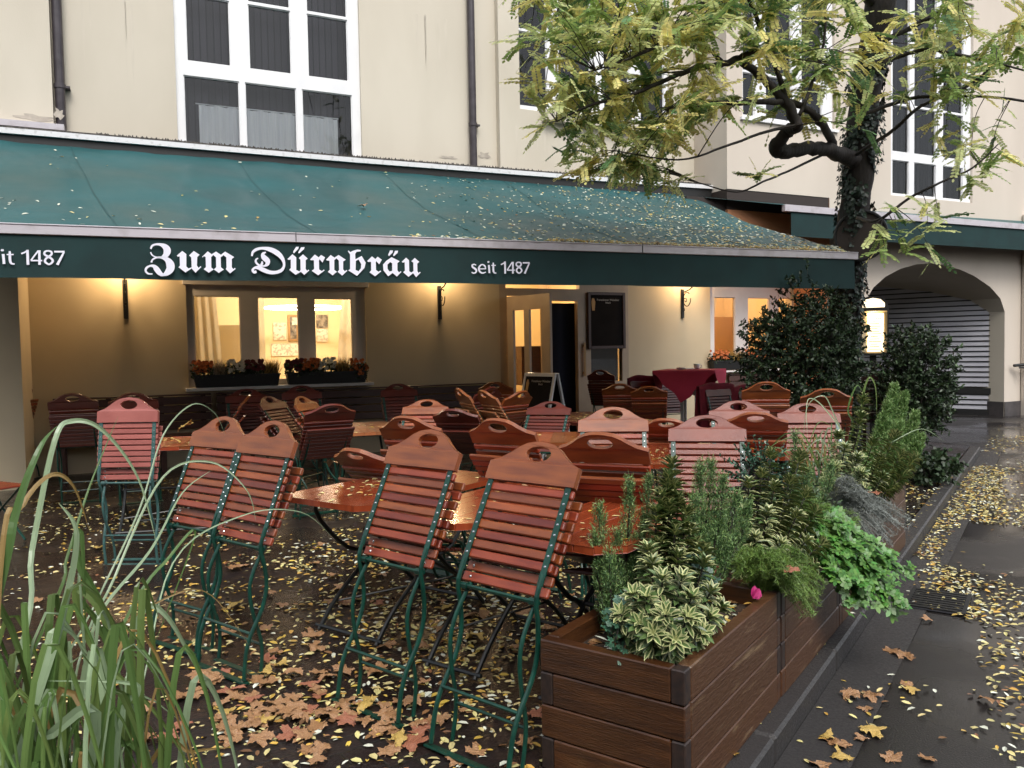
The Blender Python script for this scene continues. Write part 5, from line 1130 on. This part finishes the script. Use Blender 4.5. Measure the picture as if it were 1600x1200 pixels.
# ---- the tree: trunk with ivy, limbs, twigs and pinnate leaves
tr = thing('tree', 'ivy-clad street tree with drooping yellow-green pinnate leaves', 'tree', (*AT(1318, 700, 10.3).xy, 0))
TO = Vector(tr.location)
tp_ = [Vector((TO.x, TO.y, -.02))]+[AT(x, y, 10.3-.0022*(600-y)) for x, y in ((1318, 600), (1320, 480), (1332, 360), (1342, 260), (1352, 150), (1372, 30), (1390, -90), (1400, -260), (1430, -450))]
trn = MB(); path = smoothpath(tp_, 5); trn.tube(path, [.195-.06*i/len(path)+.012*math.sin(i*1.7) for i in range(len(path))], 14)
LIMB = [([(1335, 250), (1300, 236), (1262, 232), (1225, 236), (1212, 228), (1232, 205), (1246, 196)], (9.4, 9.0, 8.6, 8.3, 8.1, 8.0, 7.8), (.10, .078, .07, .075, .07, .06, .055)),
 ([(1246, 196), (1232, 165), (1210, 140), (1180, 112), (1152, 92)], (7.8, 7.75, 7.7, 7.6, 7.5), (.055, .05, .042, .038, .032)),
 ([(1300, 225), (1285, 195), (1262, 172), (1235, 160), (1200, 160), (1120, 162), (1045, 168)], (9.3, 8.1, 7.9, 7.8, 7.6, 7.4, 7.2), (.05, .04, .034, .03, .026, .022, .014)),
 ([(1152, 92), (1130, 100), (1085, 108), (1040, 125), (980, 150), (920, 165), (870, 190)], (7.5, 7.4, 7.3, 7.2, 7.1, 7.0, 6.9), (.032, .028, .024, .02, .016, .012, .006)),
 ([(1152, 92), (1180, 80), (1210, 84), (1225, 90)], (7.5, 7.4, 7.3, 7.3), (.03, .022, .016, .01)),
 ([(1130, 100), (1100, 70), (1060, 60), (1000, 85), (930, 110)], (7.4, 7.3, 7.2, 7.0, 6.8), (.022, .018, .015, .012, .006)),
 ([(1128, 50), (1126, 0), (1122, -60), (1150, -200)], (7.4, 7.4, 7.4, 7.6), (.014, .02, .026, .03)),
 ([(1355, 100), (1400, 90), (1450, 78), (1520, 90), (1600, 110)], (9.2, 8.2, 8.0, 7.8, 7.6), (.03, .022, .018, .014, .008)),
 ([(1345, 180), (1420, 155), (1500, 150), (1600, 158), (1700, 190)], (9.2, 8.2, 8.0, 7.8, 7.6), (.025, .018, .014, .012, .006)),
 ([(1340, 240), (1400, 200), (1440, 165), (1520, 130), (1590, 60)], (9.2, 8.1, 7.9, 7.8, 7.7), (.022, .018, .016, .012, .006)),
 ([(1365, 70), (1430, 40), (1480, 10), (1510, -30), (1600, -120)], (9.2, 8.0, 7.8, 7.6, 7.4), (.03, .024, .02, .018, .01)),
 ([(1375, 20), (1300, -60), (1180, -120), (1000, -150), (860, -140)], (9.2, 8.1, 7.7, 7.3, 7.0), (.06, .05, .04, .025, .01)),
 ([(1340, 340), (1370, 345), (1420, 310), (1470, 285), (1520, 262), (1560, 225)], (9.3, 8.1, 7.9, 7.7, 7.6, 7.5), (.02, .016, .013, .011, .009, .005)),
 ([(1290, 240), (1230, 268), (1190, 285), (1150, 300), (1090, 285)], (8.9, 8.3, 7.7, 7.6, 7.5), (.016, .012, .01, .008, .005)),
 ([(1246, 196), (1200, 205), (1130, 230), (1060, 250), (960, 235)], (7.8, 7.5, 7.3, 7.1, 6.9), (.018, .014, .011, .008, .005)),
 ([(1380, -60), (1480, -150), (1650, -180), (1850, -120)], (9.2, 8.0, 7.6, 7.3), (.05, .04, .025, .01)),
 ([(1232, 165), (1195, 60), (1150, -40), (1080, -140)], (7.75, 7.5, 7.2, 7.0), (.028, .022, .016, .008)),
 ([(1250, 180), (1275, 110), (1290, 40), (1280, -60)], (7.8, 7.9, 8.0, 8.0), (.02, .015, .012, .008))]
lim = MB(); SK = []
for pts, Ds, rs in LIMB:
    P = smoothpath([AT(x, y, D) for (x, y), D in zip(pts, Ds)], 5); rr = [rs[min(i//5, len(rs)-1)]+((rs[min(i//5+1, len(rs)-1)]-rs[min(i//5, len(rs)-1)])*(i % 5)/5) for i in range(len(P))]
    P = [p+rv()*r_*.25 for p, r_ in zip(P, rr)]; lim.tube(P, rr, 9); SK += [(p, r_) for p, r_ in zip(P, rr) if r_ < .05]
tw, lv = MB(), MB(); random.seed(5)
def comp_leaf(p, d, sc_, mi):
    n = random.randint(8, 11); L = sc_*random.uniform(.16, .26); d = d.normalized(); up = (U3+rv()*.35).normalized(); sd = d.cross(up).normalized(); pr = p; ll = L*.175
    for i in range(n+1):
        t = i/n; q = p+d*L*t+Vector((0, 0, -L*.18*t*t))
        tg = (d+Vector((0, 0, -.36*t))).normalized(); u2 = sd.cross(tg)
        if i == n: lv.oval(q, tg, up, ll, ll*.6, mi)
        else:
            for s in (-1, 1): lv.oval(q, (sd*s+tg*.35+u2*random.uniform(-.25, .1)+Vector((0, 0, -.15))).normalized(), u2+rv()*.15, ll*random.uniform(.9, 1.15), ll*.66, mi)
    tw.tube([p, p+d*L*.5+Vector((0, 0, -L*.045)), p+d*L+Vector((0, 0, -L*.18))], .0012, 3, caps=False)
def tone(x, y):
    yel = .24+.45*max(0, 1-abs(x-960)/230)*max(0, 1-abs(y-140)/150)+.12*(x < 1420)
    r_ = random.random()
    if r_ < yel*.75: return 3
    if r_ < yel*.75+.32: return 2
    return 0 if random.random() < .72 else 1
def cluster(x, y, D, n=9, L=.5):
    e = AT(x, y, D); best = min(SK, key=lambda k: (k[0]-e).length-.15*(k[0].z-e.z)); s = best[0]
    dd = e-s
    if dd.length > 1.8: s = e-dd*(1.6/dd.length)
    if dd.length > .02:
        mid = s.lerp(e, .5)+Vector((0, 0, .10*dd.length))+rv()*.05*dd.length; P = smoothpath([s, mid, e], 5); r0 = min(.010, .003+.004*dd.length); tw.tube(P, [r0*(1-.75*i/len(P)) for i in range(len(P))], 4, caps=False)
    else: P = [s, e]
    out = (e-s).normalized() if dd.length > .02 else rv(); mi = tone(x, y)
    for i in range(n):
        t = 1-.65*(i/n); k = t*(len(P)-1); j = min(int(k), len(P)-2); p = P[j].lerp(P[j+1], k-j); d = (out*.5+rv()*.9+Vector((0, 0, -.1))); d.z *= .6
        comp_leaf(p, d, 1.0, mi if random.random() < .6 else tone(x, y))
def inreg(x, y):
    if x < 800: return False
    if x < 1080: top, bot = -400, (150+(x-800)*.2 if x < 870 else 285 if x > 880 else 200)
    elif x < 1300: bot = 285-(x-1080)*.10
    elif x < 1400: bot = 330
    elif x < 1500: bot = 330
    else: bot = 300
    if x < 1080 and 200 < y and x < 870: return False
    return y < bot
cnt = 0
while cnt < 440:
    x, y = random.uniform(800, 1650), random.uniform(-120, 320)
    if not inreg(x, y): continue
    dn = .55+.9*noise.noise(Vector((x/130, y/90, 3.1)))+(.35 if 820 < x < 1300 and y < 200 else -.12)-(.42 if (x > 1060 and 150 < y) else 0)-(.35 if 1130 < x < 1330 and 60 < y < 260 else 0)-(.05 if x > 1480 else 0)
    if random.random() > dn: continue
    D = random.gauss(7.5, .65) if x < 1250 else random.gauss(7.9, .6); cluster(x, y, max(6.2, min(9.0, D)), random.randint(5, 9)); cnt += 1
for x, y, D in ((890, 235, 7.0), (915, 250, 7.0), (940, 265, 7.1), (965, 250, 7.0), (1000, 262, 7.1), (900, 268, 7.0), (1385, 395, 7.6), (1362, 375, 7.7), (1420, 395, 7.5), (1450, 360, 7.5), (1460, 400, 7.5), (1400, 330, 7.6), (1470, 345, 7.6), (1540, 265, 7.4), (1570, 245, 7.5), (1500, 225, 7.6), (830, 150, 6.9), (845, 200, 6.9), (825, 120, 6.9), (860, 100, 7.0), (900, 60, 7.0), (930, 15, 7.0), (840, 60, 7.0), (870, 35, 7.1)): cluster(x, y, D, 6)
for _ in range(22):                       # the crown above and beside the picture
    x, y = random.uniform(760, 2150), random.uniform(-900, -110); cluster(x, y, random.gauss(8, .9), 8)
for mb in (trn, lim, tw, lv): mb.v = [v-TO for v in mb.v]
to = trn.build('trunk', 'bark', tr, smooth=True); lim.build('limbs', 'bark', tr, smooth=True); tw.build('twigs', 'twig', tr); lv.build('crown', ['tl_green', 'tl_dark', 'tl_lime', 'tl_yellow'], tr)
iv = MB()
for _ in range(4200):
    k = random.random()**1.0*(len(path)*.60); i = int(k); p = path[i].lerp(path[i+1], k-i); rr = .195-.06*k/len(path); a = random.uniform(0, 6.283); n_ = Vector((math.cos(a), math.sin(a), 0)); f_ = noise.noise(p*2.2+n_*.8)
    if k > len(path)*.33 and f_ < .12: continue
    q = p+n_*(rr+random.uniform(0, .03+.10*max(0, f_))); d = (Vector((0, 0, -1))+rv()*.8).normalized(); s_ = random.uniform(.035, .07)
    sd = d.cross(n_).normalized()
    for a2, k2 in ((0, 1), (.9, .75), (-.9, .75)): iv.oval(q, d*math.cos(a2)+sd*math.sin(a2)+n_*.2, n_, s_*k2, s_*.5, 0)
iv.v = [v-TO for v in iv.v]; iv.build('ivy', 'ivy', tr)

# ---- window flower boxes
def flower_box(px0, px1, y, label, kinds):
    t0, t1 = W(px0, y, .12)[0], W(px1, y, .12)[0]; z0 = 1.03; r = thing('flower_box', label, 'flower box', B((t0+t1)/2, .10, z0), BA, 'black flower boxes on the window sills'); h = (t1-t0)/2; m = MB()
    m.add([(-h+.03,-.055,0),(h-.03,-.055,0),(h-.03,.055,0),(-h+.03,.055,0),(-h,-.075,.16),(h,-.075,.16),(h,.075,.16),(-h,.075,.16)], [(0,3,2,1),(0,1,5,4),(1,2,6,5),(2,3,7,6),(3,0,4,7),(4,5,6,7)]); m.box(-h-.006, h+.006, -.082, -.070, .145, .165); m.box(-h-.006, h+.006, .070, .082, .145, .165)
    m.build('trough', 'boxblack', r)
    n = len(kinds)
    for i, (kind, lab) in enumerate(kinds):
        c = -h+(i+.5)*2*h/n; m = MB(); w2 = h/n*1.15; o = Vector((c, 0, .16))
        if kind in ('heath', 'heathy'):
            for _ in range(420):
                b_ = o+Vector((random.uniform(-w2, w2)*.7, random.uniform(-.05, .05), 0)); d = Vector((random.gauss(0, .35), random.gauss(-.1, .3), 1)).normalized(); e = b_+d*random.uniform(.10, .25); sd = d.cross(rv()).normalized()*.005; m.add([b_-sd, b_+sd, e], [(0, 1, 2)], 0 if random.random() < .2 else 1)
            mats = ['f_leaf', 'f_heath' if kind == 'heath' else 'f_yel']
        else:
            for _ in range(300):
                p = o+Vector((random.uniform(-1, 1)*w2, random.uniform(-.08, .06), random.uniform(-.03, .13)*(1 if kind != 'trail' else 1)-(.08*random.random() if kind == 'trail' else 0))); m.oval(p, rv(), rv(), .04, .027, 0)
            for _ in range(60):
                p = o+Vector((random.uniform(-1, 1)*w2*.9, random.uniform(-.10, .03), random.uniform(.04, .19)-(.16*random.random() if kind == 'trail' else 0)))
                for q in range(7): m.oval(p, (Matrix.Rotation(q*.9, 3, 'Y') @ Vector((1, 0, 0)))+Vector((0, -.25, 0)), Vector((0, -1, .3)), .028, .020, 1)
            mats = ['f_leaf', {'orange': 'f_orange', 'red': 'f_red', 'white': 'f_white', 'yellow': 'f_yel', 'trail': 'f_orange'}[kind]]
        T_ = Matrix.Translation(r.location) @ Matrix.Rotation(BA, 4, 'Z'); ob_ = m.build({'heath': 'heather', 'heathy': 'heather'}.get(kind, 'flowers'), mats, None); ob_.matrix_world = T_; tag(ob_, lab, 'flowers' if kind not in ('heath', 'heathy') else 'heather', 'flowers in the window boxes')
flower_box(302, 437, 580, 'black flower box on the left half of the window sill', [('orange', 'orange flowers at the left end of the left window box'), ('heath', 'pale bristly heather beside the orange flowers in the left window box'), ('white', 'dark green plant with tiny white blooms in the left window box'), ('red', 'dark red blossoms towards the right of the left window box'), ('heathy', 'yellowish heather at the right end of the left window box')])
flower_box(447, 572, 578, 'black flower box on the right half of the window sill', [('red', 'dark red blossoms at the left end of the right window box'), ('orange', 'orange flower patch in the right window box'), ('white', 'white-blooming plant in the middle of the right window box'), ('heathy', 'yellowish heather in the right window box'), ('trail', 'rusty flowers trailing over the right end of the right window box')])
flower_box(1112, 1215, 563, 'black flower box on the sill of the curtained window', [('orange', 'rusty flowers at the left of the box under the curtain'), ('heathy', 'yellowish heather in the box under the curtained window'), ('orange', 'orange blooms next to the dark bush'), ('red', 'dark blossoms nearly touching the bush')])

# ================================================================== fallen leaves
random.seed(31)
def litter(name, pts, label_kind='stuff', size=(.020, .052), mats=('l_pale', 'l_yel', 'l_brn', 'l_white'), wts=(5, 2.5, 1, 1.5), lift=.003, nrm=None):
    m = MB()
    for p in pts:
        n_ = nrm(p) if nrm else U3; up = (n_+rv()*.22).normalized(); d = up.cross(rv()).normalized(); s_ = random.uniform(*size)
        m.leaf(p+n_*random.uniform(.001, lift+.006), d, up, s_, s_*random.uniform(.42, .6), random.choices(range(len(mats)), wts)[0], .12, random.uniform(-.1, .25))
    o = m.build(name, list(mats)); tag(o, None, None, kind='stuff'); return o
pts = []
while len(pts) < 14500:
    x, y = random.uniform(-5, 5.0), random.uniform(1.2, 9.5); k = Vector((x, y, 0))-K0
    if k.dot(KQ) > -.06: continue
    dn = .12+.80*math.exp(-((x+.1)**2/2.2+(y-4.4)**2/3.4))+.38*noise.noise(Vector((x*1.1, y*1.1, 2)))+.55*noise.noise(Vector((x*3.2, y*3.2, 5)))+(.25 if x > .6 and y > 4 else 0)
    if random.random() < dn: pts.append(Vector((x, y, 0)))
litter('fallen_leaves', pts)
pts = []
while len(pts) < 9500:
    a, q = random.uniform(-3.5, 13), abs(random.gauss(0, .55)) if random.random() < .45 else random.uniform(0, 4.5)
    p = kpt(a, .01+q, -.094); nzv = noise.noise(Vector((a*.8, q*1.6, 1)))
    wig = a+.35*math.sin(q*2.2)+.5*nzv; dn = .03
    if 1.25 < wig < 2.4 and q > .1: dn = 1.0
    elif 2.4 <= wig < 4.2: dn = 1.1 if q < .16+.1*nzv else (.06+.4*nzv if q < .7 else .35+.8*nzv)
    elif wig >= 4.2 and a < 7.5: dn = 1.0 if q < .40+.35*nzv else .25+.8*nzv
    elif a < 7.5: dn = .04+.3*nzv if q < .62+.3*nzv else .8+nzv
    else: dn = .12+.3*nzv
    if random.random() < dn: pts.append(p)
litter('road_leaves', pts, size=(.024, .045), lift=.002)
# leaflets on the canopy, denser to the right under the tree and along the front rail
pts = []
while len(pts) < 2100:
    u, v = random.random(), random.random()**1.4; px_ = u
    p = cloth(u, v); dens = max(0.018, (u-.50)*1.6)*(1.1-.5*v)+(.5 if v < .035 and u > .45 else 0)
    if random.random() < dens: pts.append(p)
ncl = (FR-FL).cross(TL-FL).normalized(); ncl = ncl if ncl.z > 0 else -ncl
o = litter('awning_leaves', pts, nrm=lambda p: ncl, wts=(5, 1.5, .6, 6), size=(.034, .058), lift=.004)
pts = [cloth(random.uniform(.60, .985), abs(random.gauss(0, .012))) + Vector((0, 0, random.uniform(.0, .02))) for _ in range(1500)]
litter('rail_leaves', pts, nrm=lambda p: ncl, wts=(3, 4, 3, 1), size=(.024, .042))
# big maple leaves, each its own object
def lobes():
    P = []; tips_ = [(-115, .55), (-55, .85), (0, 1.0), (55, .85), (115, .55)]
    P.append((0, -.32))
    seq = [(-150, .18)]
    for i, (a, r_) in enumerate(tips_):
        seq += [(a-19, r_*.66), (a-17, r_*.82), (a-7, r_*.84), (a, r_), (a+7, r_*.84), (a+17, r_*.82), (a+19, r_*.66)]
        if i < 4: seq.append(((a+tips_[i+1][0])/2, .50))
    seq.append((150, .18))
    return [(r_*math.sin(R(a)), r_*math.cos(R(a))) for a, r_ in seq]+[(.012, -.12), (.010, -.45), (-.010, -.45), (-.012, -.12)]
LP = lobes(); MK = []
tri = tessellate_polygon([[Vector((x, y, 0)) for x, y in LP]])
for k in range(8):
    me = bpy.data.meshes.new('maple_leaf'); import bmesh
    bm = bmesh.new(); vs = [bm.verts.new((x, y, 0)) for x, y in LP]
    for t in tri:
        try: bm.faces.new([vs[i] for i in t])
        except ValueError: pass
    bmesh.ops.subdivide_edges(bm, edges=bm.edges[:], cuts=2, use_grid_fill=True); bmesh.ops.recalc_face_normals(bm, faces=bm.faces[:])
    sd_ = Vector((k*3.1, k, 0))
    for v in bm.verts:
        r_ = v.co.length; v.co.z = (.10+.18*(k % 2))*r_*r_*math.cos(3*math.atan2(v.co.x, v.co.y)+k)+.26*noise.noise(v.co*2.2+sd_)*r_+.05*noise.noise(v.co*7+sd_)+.10*abs(v.co.x)*((k*5) % 7-2.5)*.6
    bm.to_mesh(me); bm.free(); me.materials.append(MT[('maple', 'maple', 'maplered', 'mapleyel')[k % 4]]); MK.append(me)
def maple(pos, s_, k, label, grp, tilt=.18):
    k += 4*(random.random() < .5)
    o = bpy.data.objects.new('maple_leaf', MK[k]); COL.objects.link(o); zmin = 0
    rot = Matrix.Rotation(random.uniform(0, 6.28), 4, 'Z') @ Matrix.Rotation(random.uniform(-tilt, tilt), 4, 'X') @ Matrix.Rotation(random.uniform(-tilt, tilt), 4, 'Y')
    zmin = min((rot @ v.co).z for v in me_verts(k)); o.matrix_world = Matrix.Translation((pos.x, pos.y, pos.z-zmin*s_+.003)) @ rot @ Matrix.Diagonal((s_, s_, s_, 1)); return tag(o, label, 'leaf', grp)
def me_verts(k): return MK[k].vertices
G1 = 'big maple leaves on the wet paving'; LB = 'big curled brown-orange maple leaf lying on the wet terrace paving'
for x, y in ((331, 1066), (352, 1050), (372, 1078), (398, 1090), (412, 1112), (440, 1105), (455, 1122), (300, 1082), (288, 1135), (345, 1140), (375, 1140), (398, 1135), (497, 1085), (510, 1060), (530, 1105), (545, 1128), (560, 1108), (575, 1130), (598, 1120), (612, 1118), (585, 1150), (505, 1178), (495, 1195), (605, 1180), (650, 1135), (670, 1128), (690, 1125), (640, 1165), (620, 1165), (715, 1190), (725, 1110), (590, 1055), (660, 1015), (690, 985), (735, 965), (600, 1010), (230, 1160), (220, 1110), (345, 990), (420, 930), (505, 855), (350, 860), (265, 930), (825, 1165), (832, 1120), (745, 1180), (812, 890), (815, 960), (880, 930), (60, 940), (150, 860), (495, 1010), (540, 940), (480, 1150), *[(random.gauss(500, 95), random.gauss(1112, 26)) for _ in range(46)], *[(random.gauss(350, 45), random.gauss(1090, 30)) for _ in range(14)], *[(random.uniform(330, 880), random.uniform(860, 1060)) for _ in range(34)]):
    k_ = random.choices((0, 1, 2, 3), (4, 4, 2, 1))[0]; maple(G(x, y, 0), random.uniform(.048, .088), k_, LB if k_ < 2 else LB.replace('brown-orange', 'dark red-brown') if k_ == 2 else LB.replace('brown-orange', 'yellow'), G1)
LB2 = 'orange-brown maple leaf lying on the wet asphalt beyond the planters'
for x, y in ((1325, 1090), (1355, 1092), (1350, 1108), (1390, 1020), (1412, 1025), (1425, 1030), (1415, 1075), (1425, 1080), (1290, 1158), (1320, 1170), (1305, 1162), (1350, 1160), (1275, 1195), (1395, 1190), (1545, 1098), (1450, 972), (1437, 868), (1445, 1190), (1320, 1190)): maple(G(x, y, -.1), random.uniform(.045, .07), random.choices((0, 1, 3), (4, 3, 2))[0], LB2, 'maple leaves on the asphalt')
maple(G(1360, 1143, -.1), .085, 3, 'large green-yellow maple leaf lying flat on the asphalt near the kerb', None, .05)
maple(AT(285, 677, 6.75)-Vector((0, 0, .0)), .12, 3, 'big yellow maple leaf on the table behind the pale pink chair', 'leaves on the tables', .5); maple(AT(277, 692, 6.6), .11, 3, 'yellow maple leaf nearest the edge of the table behind the pink chair', 'leaves on the tables')
maple(G(515, 732, .735), .075, 0, 'brown maple leaf beside the chair lying on the front table', 'leaves on the tables', .4); maple(G(818, 765, .735), .055, 0, 'small brown maple leaf on the red table between the two biggest chairs', 'leaves on the tables')
maple(G(1045, 712, .735), .06, 0, 'brown maple leaf on the table behind the broad chair', 'leaves on the tables', .4); maple(AT(1240, 896, 3.05), .05, 2, 'rust-coloured maple leaf caught in the feathery green over the second planter', 'leaves caught in the planters'); maple(AT(1115, 910, 3.0), .05, 2, 'brown maple leaf stuck upright behind the cream-edged shrub', 'leaves caught in the planters', 1.2); maple(AT(1370, 772, 4.3), .06, 2, 'reddish maple leaf on the grey plant', 'leaves caught in the planters', .5); maple(AT(565, 323, 8.6), .075, 0, 'single brown maple leaf on the awning cloth above the lettering', None, .4)
random.seed(41)
for (t, w__, L_, x, y, h) in TB:
    m = MB(); n_ = int(110*w__*L_/.7) if 'leaves' in t['label'] or 'leaf' in t['label'] else int(34*w__*L_/.7)
    if 'covered in leaves' in t['label']: n_ = 420
    for _ in range(n_):
        px_, py_ = random.uniform(-w__/2+.03, w__/2-.03), random.gauss(-.1, L_*.26)
        if abs(py_) > L_/2-.04: continue
        if abs(px_) > w__/2-.1 and abs(py_) > L_/2-.1: continue
        q = Matrix.Rotation(R(-h), 3, 'Z') @ Vector((px_, py_, 0))+Vector((x, y, .7325)); up = (U3+rv()*.15).normalized(); s_ = random.uniform(.022, .042); m.leaf(q, up.cross(rv()).normalized(), up, s_, s_*.5, random.choices((0, 1, 2), (5, 2, 1))[0], .1)
    tag(m.build('table_leaves', ['l_pale', 'l_yel', 'l_brn']), None, None, kind='stuff')
pts = [ppt(random.uniform(.08, .92), random.uniform(.07, .46), ZS+.004) for _ in range(260)]+[ppt(random.uniform(.08, 3.9), random.uniform(.07, .46), ZS+.01) for _ in range(300)]
litter('soil_leaves', pts, wts=(2, 2, 5, 1))
